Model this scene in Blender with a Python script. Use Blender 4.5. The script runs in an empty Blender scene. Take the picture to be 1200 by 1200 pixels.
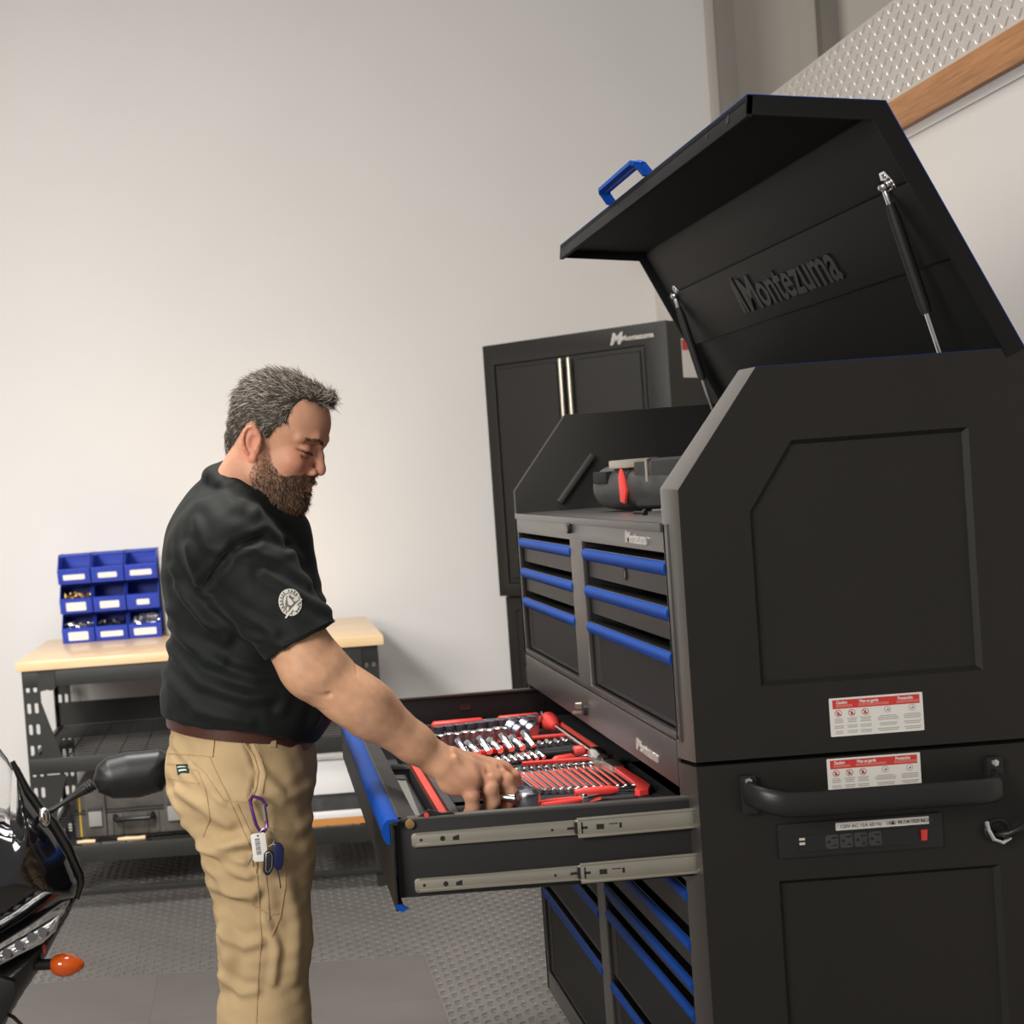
import bpy, bmesh, math, random
import numpy as np
from mathutils import Vector, Matrix
from mathutils.geometry import tessellate_polygon
from mathutils.bvhtree import BVHTree
random.seed(7); rng = np.random.default_rng(7)
PI = math.pi
COL = bpy.context.scene.collection
S = bpy.context.scene
# ---------------------------------------------------------------- camera, world, lights, exposure
CAM = np.array([-.6467, -2.3634, 1.42])
YAW, PITCH, ROLL, FPX, SX, SY = .0042, -.0305, .0748, 1790., -293.3, 33.7
fw = np.array([math.sin(YAW)*math.cos(PITCH), math.cos(YAW)*math.cos(PITCH), math.sin(PITCH)])
r0 = np.array([math.cos(YAW), -math.sin(YAW), 0.]); u0 = np.cross(r0, fw)
rt = math.cos(ROLL)*r0 - math.sin(ROLL)*u0; up = math.sin(ROLL)*r0 + math.cos(ROLL)*u0
def at(px, py, x=None, y=None, z=None):
    """surveying helper: the world point that pixel (px,py) of the 1200 px photograph sees on the plane x=, y= or z="""
    d = fw + rt*(px-600-SX)/FPX + up*(600+SY-py)/FPX
    t = (x-CAM[0])/d[0] if x is not None else (y-CAM[1])/d[1] if y is not None else (z-CAM[2])/d[2]
    return Vector(CAM + d*t)
cd = bpy.data.cameras.new('camera'); cam = bpy.data.objects.new('camera', cd); COL.objects.link(cam)
cam.matrix_world = Matrix(((rt[0], up[0], -fw[0], CAM[0]), (rt[1], up[1], -fw[1], CAM[1]), (rt[2], up[2], -fw[2], CAM[2]), (0, 0, 0, 1)))
cd.sensor_width = 36; cd.lens = FPX/1200*36; cd.shift_x = -SX/1200; cd.shift_y = SY/1200; cd.clip_start = .05
cd.dof.use_dof = True; cd.dof.focus_distance = 2.75; cd.dof.aperture_fstop = 7.0
S.camera = cam
w = bpy.data.worlds.new('world'); S.world = w; w.use_nodes = True
w.node_tree.nodes['Background'].inputs[0].default_value = (1., .95, .90, 1)
w.node_tree.nodes['Background'].inputs[1].default_value = .30
def area(name, loc, target, sx, sy, energy, col=(1, .955, .905)):
    l = bpy.data.lights.new(name, 'AREA'); l.shape = 'RECTANGLE'; l.size = sx; l.size_y = sy; l.energy = energy; l.color = col
    o = bpy.data.objects.new(name, l); COL.objects.link(o); o.location = loc
    o.rotation_euler = (Vector(target)-Vector(loc)).to_track_quat('-Z', 'Y').to_euler()
    return o
k_ = area('key_lamp', (-2.3, .2, 2.95), (-1.3, 4.0, .7), .6, .6, 46, (1, .965, .93)); k_.data.spread = math.radians(115)
k_ = area('overhead_lamp', (-.9, .9, 4.3), (-.9, .9, 0), 2.2, 1.2, 70); k_.data.spread = math.radians(110)
k_ = area('fill_lamp', (-2.9, -2.6, 2.3), (-.7, .5, .9), 1.6, 1.2, 46); k_.data.spread = math.radians(100)
S.view_settings.view_transform = 'Standard'; S.view_settings.look = 'None'
S.view_settings.exposure = 0.0; S.view_settings.gamma = 1; S.view_settings.use_curve_mapping = False

# ---------------------------------------------------------------- materials
def mat(name, col, rough=.5, metal=0., spec=.5, bump=0., bscale=200., var=0., vscale=6., col2=None, coat=0., trans=0., ior=1.45, stretch=None, coatr=.05, vcol=False, sheen=0., sss=0., emit=0., alpha=1., bdist=.002, rvar=0.):
    m = bpy.data.materials.new(name); m.use_nodes = True; nt = m.node_tree; N = nt.nodes; L = nt.links
    b = N['Principled BSDF']; c = tuple(col)+(1,) if len(col) == 3 else col
    b.inputs['Base Color'].default_value = c; b.inputs['Roughness'].default_value = rough; b.inputs['Metallic'].default_value = metal
    b.inputs['Specular IOR Level'].default_value = spec; b.inputs['Coat Weight'].default_value = coat; b.inputs['Coat Roughness'].default_value = coatr
    b.inputs['Transmission Weight'].default_value = trans; b.inputs['IOR'].default_value = ior; b.inputs['Sheen Weight'].default_value = sheen
    if sss: b.inputs['Subsurface Weight'].default_value = sss; b.inputs['Subsurface Radius'].default_value = (.01, .004, .002); b.inputs['Subsurface Scale'].default_value = 1
    b.inputs['Alpha'].default_value = alpha
    tc = N.new('ShaderNodeTexCoord'); mp = N.new('ShaderNodeMapping'); L.new(tc.outputs['Object'], mp.inputs['Vector'])
    if stretch: mp.inputs['Scale'].default_value = stretch
    src = None
    if vcol:
        at_ = N.new('ShaderNodeAttribute'); at_.attribute_name = 'Col'; src = at_.outputs['Color']; L.new(src, b.inputs['Base Color'])
    if var or col2:
        nz = N.new('ShaderNodeTexNoise'); nz.inputs['Scale'].default_value = vscale; nz.inputs['Detail'].default_value = 6
        L.new(mp.outputs['Vector'], nz.inputs['Vector'])
        mx = N.new('ShaderNodeMix'); mx.data_type = 'RGBA'
        c2 = tuple(col2)+(1,) if col2 else tuple(x*(1-var) for x in c[:3])+(1,)
        rp = N.new('ShaderNodeValToRGB'); rp.color_ramp.elements[0].position = .35; rp.color_ramp.elements[1].position = .65
        L.new(nz.outputs['Fac'], rp.inputs['Fac']); L.new(rp.outputs['Color'], mx.inputs['Factor'])
        if src:
            mm = N.new('ShaderNodeMix'); mm.data_type = 'RGBA'; mm.blend_type = 'MULTIPLY'; mm.inputs['Factor'].default_value = 1
            mx.inputs['A'].default_value = (1, 1, 1, 1); mx.inputs['B'].default_value = (1-var,)*3+(1,)
            L.new(src, mm.inputs['A']); L.new(mx.outputs['Result'], mm.inputs['B']); L.new(mm.outputs['Result'], b.inputs['Base Color'])
        else:
            mx.inputs['A'].default_value = c; mx.inputs['B'].default_value = c2; L.new(mx.outputs['Result'], b.inputs['Base Color'])
    if bump:
        n2 = N.new('ShaderNodeTexNoise'); n2.inputs['Scale'].default_value = bscale; n2.inputs['Detail'].default_value = 4
        L.new(mp.outputs['Vector'], n2.inputs['Vector'])
        bp = N.new('ShaderNodeBump'); bp.inputs['Strength'].default_value = bump; bp.inputs['Distance'].default_value = bdist
        L.new(n2.outputs['Fac'], bp.inputs['Height']); L.new(bp.outputs['Normal'], b.inputs['Normal'])
    if emit: b.inputs['Emission Color'].default_value = c; b.inputs['Emission Strength'].default_value = emit
    return m
M = dict(
    powder=mat('powder_coat_black', (.0155, .014, .0125), .42, spec=.48, bump=.25, bscale=900, var=.15, vscale=3),
    powder_lit=mat('powder_coat_front_lit', (.032, .028, .025), .40, spec=.9, coat=.7, coatr=.38, bump=.2, bscale=900),  # same black coat, base lightened to carry the bright wall's reflection
    slope_lit=mat('powder_coat_edge_lit', (.075, .068, .061), .34, spec=1., coat=1., coatr=.30, bump=.2, bscale=900),  # lightest copy of the coat: the slope's reflected brightness is in its colour
    powder_in=mat('powder_coat_inside', (.010, .010, .0105), .55, spec=.4, bump=.2, bscale=900),
    lidm=mat('lid_coat', (.0065, .007, .0075), .6, spec=.3, bump=.2, bscale=900),
    blue=mat('blue_anodised', (.003, .058, .32), .50, 0., spec=.15, bump=.05, bscale=400),
    steel=mat('zinc_steel', (.62, .58, .49), .32, 1, bump=.08, bscale=60, stretch=(1, 1, 30)),
    chrome=mat('chrome', (.74, .74, .76), .20, 1),
    dchrome=mat('dark_chrome', (.42, .43, .50), .28, 1),
    gun=mat('gun_metal', (.12, .12, .125), .35, 1),
    rubber=mat('black_rubber', (.012, .012, .012), .6),
    plastic=mat('black_plastic', (.015, .015, .016), .38, bump=.1, bscale=500),
    gplastic=mat('grey_plastic', (.06, .06, .06), .5, bump=.1, bscale=500, var=.4, vscale=20),
    red=mat('red_foam', (.74, .085, .06), .55, bump=.2, bscale=700),
    redp=mat('red_plastic', (.72, .06, .05), .35),
    foam=mat('black_foam', (.022, .022, .026), .8, bump=.3, bscale=700),
    white=mat('white_vinyl', (.78, .76, .72), .5, var=.04, vscale=30),
    ink=mat('printed_ink', (.10, .095, .09), .6), greyink=mat('grey_print', (.42, .40, .37), .6),
    redink=mat('red_print', (.60, .045, .04), .55), pinkink=mat('pale_red_print', (.75, .33, .28), .55),
    badge=mat('badge_silver', (.75, .73, .68), .3, .7), emboss=mat('embossed_black', (.008, .008, .009), .5),
    wall=mat('wall_paint', (.79, .77, .745), .75, spec=.25, bump=.15, bscale=120, var=.02, vscale=2),
    wallr=mat('recess_wall_paint', (.78, .72, .64), .8, spec=.2, bump=.1, bscale=120),
    colm=mat('column_paint', (.31, .285, .25), .6, var=.08, vscale=3),
    coll=mat('column_edge_paint', (.52, .48, .43), .7),
    board=mat('white_board', (.68, .645, .595), .5, bump=.04, bscale=60),
    plate=mat('tread_plate_aluminium', (.62, .585, .54), .42, .35, var=.06, vscale=20),
    rail=mat('oak_rail', (.47, .22, .085), .45, col2=(.33, .145, .05), vscale=5, stretch=(30, 1.5, 30), bump=.1, bscale=30),
    maple=mat('maple_block', (.82, .60, .36), .35, col2=(.74, .52, .29), vscale=4, stretch=(1.2, 18, 18), coat=.2),
    bench=mat('bench_steel', (.030, .031, .028), .42, var=.2, vscale=8),
    wire=mat('wire_deck', (.03, .03, .028), .4, .3),
    bin=mat('bin_blue', (.022, .055, .42), .42, spec=.5), 
    paper=mat('paper', (.80, .79, .78), .7), carton=mat('carton', (.50, .27, .11), .8, var=.3, vscale=9),
    brass=mat('brass', (.62, .42, .17), .35, 1), case=mat('case_grey', (.075, .068, .06), .55, col2=(.13, .115, .10), vscale=14, bump=.2, bscale=200),
    latch=mat('latch_grey', (.34, .33, .31), .4), yellow=mat('yellow_tab', (.65, .42, .02), .5),
    tile=mat('floor_tile', (.145, .135, .125), .42, spec=.5, var=.12, vscale=5, bump=.1, bscale=300),
    tileflat=mat('floor_mat', (.125, .113, .105), .62, spec=.4, var=.10, vscale=4, bump=.1, bscale=300),
    slab=mat('slab', (.12, .11, .10), .8),
    gloss=mat('gloss_black', (.004, .004, .005), .08, coat=1, spec=.6),
    lens=mat('clear_lens', (.9, .9, .9), .04, trans=1., ior=1.45), screen=mat('wind_screen', (.93, .93, .93), .05, trans=.95, ior=1.2),
    amber=mat('amber_lens', (.72, .11, .012), .12, trans=.25, coat=.6), 
    shirt=mat('polo_fabric', (.0075, .0100, .0088), .66, spec=.22, sheen=.04, bump=.35, bscale=1400, bdist=.0006, var=.12, vscale=9),
    shirt_in=mat('stitch', (.006, .007, .0065), .8),
    khaki=mat('khaki_canvas', (.49, .355, .195), .85, spec=.2, bump=.5, bscale=900, bdist=.0008, var=.13, vscale=11),
    khaki2=mat('khaki_seam', (.44, .31, .165), .85, spec=.2, bump=.4, bscale=900),
    leather=mat('brown_leather', (.065, .022, .014), .4, bump=.2, bscale=300), 
    skin=mat('skin', (.6, .3, .2), .52, spec=.4, vcol=True, sss=.12, var=.10, vscale=45, bump=.35, bscale=260, bdist=.0012),
    hair=mat('hair', (.1, .08, .06), .5, vcol=True, spec=.35), 
    patchg=mat('patch_green', (.012, .045, .04), .7), threadw=mat('thread_white', (.62, .60, .54), .8), threadd=mat('thread_grey', (.14, .14, .13), .8),
    purple=mat('purple_anodised', (.16, .05, .30), .3, .8), navy=mat('navy_plastic', (.008, .012, .06), .3), shoe=mat('shoe_leather', (.05, .03, .02), .5),
    led=mat('usb_white', (.65, .60, .50), .4), brown=mat('orange_box', (.6, .25, .06), .7),
)
# ---------------------------------------------------------------- mesh helpers
class MB:
    def __init__(s): s.v = []; s.f = []; s.m = []; s.mi = 0
    def add(s, vs, fs):
        o = len(s.v); s.v += [tuple(p) for p in vs]; s.f += [tuple(i+o for i in f) for f in fs]; s.m += [s.mi]*len(fs); return s
    def box(s, x0, x1, y0, y1, z0, z1, T=None):
        x0, x1 = sorted((x0, x1)); y0, y1 = sorted((y0, y1)); z0, z1 = sorted((z0, z1))
        vs = [Vector((x, y, z)) for x in (x0, x1) for y in (y0, y1) for z in (z0, z1)]
        if T: vs = [T @ v for v in vs]
        return s.add(vs, [(0, 1, 3, 2), (4, 6, 7, 5), (0, 4, 5, 1), (2, 3, 7, 6), (0, 2, 6, 4), (1, 5, 7, 3)])
    def bar(s, a, b, w, h, upv=(0, 0, 1)):
        a = Vector(a); b = Vector(b); d = (b-a); L = d.length; d.normalize(); sd = d.cross(Vector(upv)).normalized(); u = sd.cross(d)
        T = Matrix(((d.x, sd.x, u.x, a.x), (d.y, sd.y, u.y, a.y), (d.z, sd.z, u.z, a.z), (0, 0, 0, 1)))
        return s.box(0, L, -w/2, w/2, -h/2, h/2, T)
    def tube(s, pts, r, n=10, cap=True, closed=False):
        pts = [Vector(p) for p in pts]; k = len(pts); rs = r if isinstance(r, (list, tuple)) else [r]*k
        rings = []; pu = None
        for i, p in enumerate(pts):
            if closed: d = pts[(i+1) % k]-pts[i-1]
            else: d = pts[min(i+1, k-1)]-pts[max(i-1, 0)]
            if d.length < 1e-9: d = Vector((0, 0, 1))
            d.normalize()
            if pu is None: pu = d.orthogonal().normalized()
            sd = d.cross(pu).normalized(); pu = sd.cross(d).normalized()
            rings.append([p+(math.cos(2*PI*j/n)*sd+math.sin(2*PI*j/n)*pu)*rs[i] for j in range(n)])
        vs = [v for rg in rings for v in rg]; fs = []
        for i in range(k if closed else k-1):
            for j in range(n):
                a = i*n+j; b = i*n+(j+1) % n; i2 = (i+1) % k; fs.append((a, i2*n+j, i2*n+(j+1) % n, b))
        if cap and not closed: fs.append(tuple(range(n))); fs.append(tuple((k-1)*n+j for j in reversed(range(n))))
        return s.add(vs, fs)
    def cyl(s, a, b, r, n=16, r2=None): return s.tube([a, b], [r, r if r2 is None else r2], n)
    def prism(s, poly, w0, w1, F=lambda u, v, w: (u, w, v), holes=()):
        """plate: polygon (u,v), optional holes, between w0 and w1"""
        loops = [list(poly)]+[list(h) for h in holes]; flat = [p for l in loops for p in l]; n = len(flat)
        tris = tessellate_polygon([[Vector((p[0], p[1], 0)) for p in l] for l in loops])
        ar = sum(poly[i][0]*poly[(i+1) % len(poly)][1]-poly[(i+1) % len(poly)][0]*poly[i][1] for i in range(len(poly)))
        vs = [F(p[0], p[1], w0) for p in flat]+[F(p[0], p[1], w1) for p in flat]; fs = []
        for t in tris:
            a, b, c = [flat[i] for i in t]
            cr = (b[0]-a[0])*(c[1]-a[1])-(b[1]-a[1])*(c[0]-a[0])
            t = t if cr > 0 else t[::-1]
            fs.append(tuple(t[::-1])); fs.append(tuple(i+n for i in t))
        o = 0
        for l in loops:
            for i in range(len(l)):
                a = o+i; b = o+(i+1) % len(l); fs.append((a, b, b+n, a+n))
            o += len(l)
        return s.add(vs, fs)
    def ell(s, c, r, n=16, m=10, T=None):
        vs = []; fs = []; c = Vector(c); r = (r,)*3 if not hasattr(r, '__len__') else r
        for i in range(m+1):
            th = PI*i/m
            for j in range(n):
                p = Vector((r[0]*math.sin(th)*math.cos(2*PI*j/n), r[1]*math.sin(th)*math.sin(2*PI*j/n), r[2]*math.cos(th)))
                if T: p = T @ p
                vs.append(c+p)
        for i in range(m):
            for j in range(n): fs.append((i*n+j, (i+1)*n+j, (i+1)*n+(j+1) % n, i*n+(j+1) % n))
        return s.add(vs, fs)
    def build(s, name, m, parent=None, bevel=0., smooth=None, seg=2, origin=None):
        me = bpy.data.meshes.new(name); vs = s.v
        me.from_pydata([tuple(v) for v in vs], [], s.f); me.validate()
        ms = m if isinstance(m, (list, tuple)) else [m]
        for x in ms: me.materials.append(x)
        if len(ms) > 1 and len(me.polygons) == len(s.m): me.polygons.foreach_set('material_index', s.m)
        bm = bmesh.new(); bm.from_mesh(me); bmesh.ops.remove_doubles(bm, verts=bm.verts, dist=1e-6); bmesh.ops.recalc_face_normals(bm, faces=bm.faces)
        if bevel:
            es = [e for e in bm.edges if len(e.link_faces) == 2 and e.calc_face_angle(0) > .6]
            bmesh.ops.bevel(bm, geom=es, offset=bevel, segments=seg, profile=.6, affect='EDGES', clamp_overlap=True)
        bm.to_mesh(me); bm.free()
        if smooth is None: smooth = 35
        if smooth:
            me.shade_smooth(); me.set_sharp_from_angle(angle=math.radians(smooth))
        me.update()
        return link(name, me, parent)
def link(name, me, parent=None):
    o = bpy.data.objects.new(name, me); COL.objects.link(o)
    if parent: o.parent = parent; o.matrix_parent_inverse = parent_inv(parent)
    return o
def world_of(o):
    m = o.matrix_basis.copy()
    if o.parent: m = world_of(o.parent) @ o.matrix_parent_inverse @ m
    return m
def parent_inv(p): return world_of(p).inverted()
def tag(o, label=None, cat=None, group=None, kind=None):
    if label: o['label'] = label
    if cat: o['category'] = cat
    if group: o['group'] = group
    if kind: o['kind'] = kind
    return o
def thing(name, label, cat, loc=(0, 0, 0), group=None, rz=0.):
    o = bpy.data.objects.new(name, None); COL.objects.link(o); o.location = loc; o.rotation_euler = (0, 0, rz); o.empty_display_size = .05
    return tag(o, label, cat, group)
def children(o): return [c for c in bpy.data.objects if c.parent == o]
def copy_tree(o, loc, label, rz=None, group=None):
    def rec(s, par):
        c = s.copy(); COL.objects.link(c)
        if par: c.parent = par
        for ch in KIDS.get(s.name, []): rec(ch, c)
        return c
    r = rec(o, None); r.location = loc
    if rz is not None: r.rotation_euler = (0, 0, rz)
    r['label'] = label
    if group: r['group'] = group
    return r
KIDS = {}
def index_kids(root):
    KIDS[root.name] = children(root)
    for c in KIDS[root.name]: index_kids(c)
def text(body, name, m, parent, F, size, depth=.001, align='LEFT', shear=0., bold=0., xs=1.):
    """lettering turned to a mesh; F maps (u,v,w) to the world"""
    cu = bpy.data.curves.new(name, 'FONT'); cu.body = body; cu.size = size; cu.extrude = depth/2; cu.align_x = align; cu.shear = shear; cu.offset = bold; cu.resolution_u = 3
    o = bpy.data.objects.new('tmp_text', cu); COL.objects.link(o); dg = bpy.context.evaluated_depsgraph_get()
    me = bpy.data.meshes.new_from_object(o.evaluated_get(dg)); bpy.data.objects.remove(o); bpy.data.curves.remove(cu)
    for v in me.vertices: v.co = Vector(F(v.co.x*xs, v.co.y, v.co.z+depth/2))
    me.materials.clear(); me.materials.append(m); me.name = name
    return link(name, me, parent) if parent is not None or True else None
def join_into(objs, name, mats, parent=None):
    """several small meshes to one mesh (material per source)"""
    vs = []; fs = []; mi = []
    for k, o in enumerate(objs):
        n = len(vs); vs += [v.co.copy() for v in o.data.vertices]
        for p in o.data.polygons: fs.append(tuple(i+n for i in p.vertices)); mi.append(mats.index(o.data.materials[0]))
        bpy.data.objects.remove(o)
    me = bpy.data.meshes.new(name); me.from_pydata(vs, [], fs)
    for m in mats: me.materials.append(m)
    me.polygons.foreach_set('material_index', mi); me.update()
    return link(name, me, parent)
def rrect(x0, x1, y0, y1, r=.0, n=4):
    if r <= 0: return [(x0, y0), (x1, y0), (x1, y1), (x0, y1)]
    out = []
    for cx, cy, a in ((x1-r, y0+r, -PI/2), (x1-r, y1-r, 0), (x0+r, y1-r, PI/2), (x0+r, y0+r, PI)):
        for i in range(n+1): t = a+PI/2*i/n; out.append((cx+r*math.cos(t), cy+r*math.sin(t)))
    return out
def recessed(mb, outer, inner, w, depth, F, bw=.008):
    """flat face (outer minus inner) with a bevelled recess down to a floor; w is the outside level, +depth goes in"""
    c = Vector((sum(p[0] for p in inner)/len(inner), sum(p[1] for p in inner)/len(inner)))
    n = len(inner); inn2 = []
    for i in range(n):
        a = Vector(inner[i-1]); b = Vector(inner[i]); d = Vector(inner[(i+1) % n])
        e1 = (b-a).normalized(); e2 = (d-b).normalized(); n1 = Vector((-e1.y, e1.x)); n2 = Vector((-e2.y, e2.x))
        if (c-b).dot(n1) < 0: n1 = -n1
        if (c-b).dot(n2) < 0: n2 = -n2
        k = bw/(1+n1.dot(n2)+1e-6); q = b+(n1+n2)*k; inn2.append((q.x, q.y))
    flat = list(outer)+list(inner); tris = tessellate_polygon([[Vector((p[0], p[1], 0)) for p in outer], [Vector((p[0], p[1], 0)) for p in inner]])
    mb.add([F(p[0], p[1], w) for p in flat], [tuple(t) for t in tris])
    mb.add([F(p[0], p[1], w) for p in inner]+[F(p[0], p[1], w+depth) for p in inn2], [(i, (i+1) % n, (i+1) % n+n, i+n) for i in range(n)])
    mb.add([F(p[0], p[1], w+depth) for p in inn2], [tuple(range(n))])
# ================================================================ THE SETTING
WY = 4.0
def st(o): return tag(o, kind='structure')
fl = st(MB().box(-4.4, 3.0, -2.0, 4.6, -.12, -.012).build('floor', M['slab']))
def tile_mesh(tread):
    mb = MB(); t = .3998; g = .0002
    mb.mi = 0; mb.add([(g, g, -.012), (t, g, -.012), (t, t, -.012), (g, t, -.012), (g, g, 0), (t, g, 0), (t, t, 0), (g, t, 0)],
                      [(4, 5, 6, 7), (0, 1, 5, 4), (1, 2, 6, 5), (2, 3, 7, 6), (3, 0, 4, 7)])
    if tread:
        n = 14; p = .4/n
        for i in range(n):
            for j in range(n):
                cx = (i+.5)*p; cy = (j+.5)*p; a = PI/4 if (i+j) % 2 else -PI/4
                c, s = math.cos(a), math.sin(a); L, W, H = .0140, .0048, .0040
                pt = lambda u, v, z: (cx+u*c-v*s, cy+u*s+v*c, z)
                mb.add([pt(-L, 0, 0), pt(0, -W, 0), pt(L, 0, 0), pt(0, W, 0), pt(-L*.55, 0, H), pt(L*.55, 0, H)],
                       [(0, 1, 5, 4), (1, 2, 5), (2, 3, 4, 5), (3, 0, 4)])
    me = bpy.data.meshes.new('tile'); me.from_pydata([tuple(v) for v in mb.v], [], mb.f); me.materials.append(M['tile'] if tread else M['tileflat']); me.shade_flat(); return me
tm, fm = tile_mesh(True), tile_mesh(False)
for i in range(-9, 8):
    for j in range(-9, 5):
        x = -.235+i*.4; y = 2.2+j*.4
        o = bpy.data.objects.new('tile', fm if (x < -.3 and j < 0 and x > -2.3) else tm); COL.objects.link(o); o.parent = fl; o.location = (x, y, 0)
st(MB().box(-4.4, 1.37, WY, WY+.15, -.012, 4.6).build('wall_back', M['wall']))
st(MB().box(-4.55, -4.4, -2., WY+.15, -.012, 4.6).build('wall_left', M['wall']))
st(MB().box(1.48, 3.0, WY+.45, WY+.6, -.012, 4.6).build('wall_recess', M['wallr']))
mb = MB(); mb.box(1.395, 1.48, WY-.03, WY+.45, -.012, 4.6); c_ = st(mb.build('trim_1', M['colm'], bevel=.004))
mb = MB(); mb.box(1.365, 1.395, WY-.035, WY+.1, -.012, 4.6); st(mb.build('trim_2', M['coll'], bevel=.003))
mb = MB(); mb.box(2.00, 2.08, WY+.39, WY+.46, -.012, 4.6); st(mb.build('trim_3', M['colm'], bevel=.004))
# right-hand partition: white board, oak rail, tread plate band above
X0 = 1.085
pw = st(MB().box(X0, X0+.12, -1.6, WY, -.012, 2.235).build('wall_right', M['board']))
mb = MB(); mb.box(X0-.022, X0+.05, -1.6, WY-.002, 2.222, 2.305); mb.build('oak_rail', M['rail'], pw, bevel=.004)
mb = MB(); mb.box(X0-.004, X0-.0005, -1.6, WY-.002, 2.198, 2.222); mb.build('under_rail_strip', M['board'], pw)  # thin strip of board just below the rail
mb = MB(); mb.box(X0+.001, X0+.119, -1.6, WY-.002, 2.305, 2.56); pl = mb.build('tread_plate_band', M['plate'], pw)
mb = MB(); p = .030
for i in range(int(5.6/p)):
    for j in range(8):
        y = -1.58+(i+.5)*p; z = 2.318+(j+.5)*p; a = PI/4 if (i+j) % 2 else -PI/4; c, s_ = math.cos(a), math.sin(a); L, W, H = .0145, .0042, .0026
        pt = lambda u, v, h: (X0+.001-h, y+u*c-v*s_, z+u*s_+v*c)
        mb.add([pt(-L, 0, 0), pt(0, -W, 0), pt(L, 0, 0), pt(0, W, 0), pt(-L*.55, 0, H), pt(L*.55, 0, H)], [(0, 1, 5, 4), (1, 2, 5), (2, 3, 4, 5), (3, 0, 4)])
tag(mb.build('raised_treads', M['plate'], pl, smooth=0), kind='stuff')

# ================================================================ TALL LOCKER CABINET behind
def locker():
    A = at(565, 405, y=3.354); B = at(780, 374, y=2.85); zt = 1.908
    ux = Vector((B.x-A.x, B.y-A.y, 0)); W = ux.length; ux.normalize(); uy = Vector((-ux.y, ux.x, 0)); D = .40
    t = thing('locker_cabinet', 'tall dark grey two-door steel locker cabinet standing by the back wall', 'cabinet', (A.x, A.y, 0))
    F = lambda u, v, w: tuple(Vector((A.x, A.y, 0))+ux*u+uy*w+Vector((0, 0, v)))   # w into the cabinet
    zs = .967
    def bx(mb, u0, u1, v0, v1, w0, w1): mb.add([F(u, v, w) for u in (u0, u1) for v in (v0, v1) for w in (w0, w1)], [(0, 1, 3, 2), (4, 6, 7, 5), (0, 4, 5, 1), (2, 3, 7, 6), (0, 2, 6, 4), (1, 5, 7, 3)])
    mb = MB(); bx(mb, 0, W, zs+.004, zt, .012, D); mb.build('upper_body', M['powder'], t, bevel=.004)
    mb = MB(); bx(mb, .005, W-.012, .06, zs, .03, D); mb.build('lower_body', M['powder'], t, bevel=.004)
    mb = MB(); mb.prism([(0, zs+.004), (W, zs+.004), (W, zt), (0, zt)], 0, .012, F, holes=[[(.045, zs+.05), (W-.085, zs+.05), (W-.085, zt-.075), (.045, zt-.075)]]); mb.build('face_frame', M['powder'], t, bevel=.0015)
    m0 = (.045+W-.085)/2
    for a, b in ((.050, m0-.028), (m0+.028, W-.090)):
        mb = MB(); recessed(mb, [(a, zs+.055), (b, zs+.055), (b, zt-.080), (a, zt-.080)], [(a+.012, zs+.07), (b-.012, zs+.07), (b-.012, zt-.092), (a+.012, zt-.092)], .004, -.006, F, .003)
        mb.build('door', M['powder'], t)
    for c in (m0-.017, m0+.017):
        mb = MB(); mb.tube([F(c, zs+.30, -.018), F(c, zt-.085, -.018)], .0075, 12); mb.tube([F(c, zs+.32, .01), F(c, zs+.32, -.018)], .004, 8); mb.tube([F(c, zt-.11, .01), F(c, zt-.11, -.018)], .004, 8)
        mb.build('door_handle', M['steel'], t)
    for a, b in ((.03, m0-.004), (m0+.004, W-.05)):
        mb = MB(); recessed(mb, [(a, .08), (b, .08), (b, zs-.03), (a, zs-.03)], [(a+.02, .10), (b-.02, .10), (b-.02, zs-.05), (a+.02, zs-.05)], .024, .005, F, .003); mb.build('door', M['powder'], t)
    Fb = lambda u, v, w: F(W-.215+u, zt-.055+v, -.001-w)
    parts = [text('M', 'x', M['badge'], None, lambda u, v, w: Fb(u, v-.004, w), .055, .003, shear=.3, bold=.002), text('Montezuma', 'x', M['badge'], None, lambda u, v, w: Fb(.045+u, v+.004, w), .026, .003, bold=.0008)]
    join_into(parts, 'lettering', [M['badge']], t)
    # warning sticker on the right flank
    Fs = lambda u, v, w: tuple(Vector(F(W, zt-.10, .10))+uy*u+ux*(.0012+w)+Vector((0, 0, v-.02)))
    mb = MB(); mb.prism([(0, -.075), (.12, -.075), (.12, .06), (0, .06)], 0, .0006, Fs); s_ = mb.build('warning_sticker', M['white'], t)
    mb = MB(); mb.prism([(.004, .02), (.116, .02), (.116, .056), (.004, .056)], .0008, .0012, Fs); mb.build('red_band', M['redink'], s_)
locker()

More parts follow.
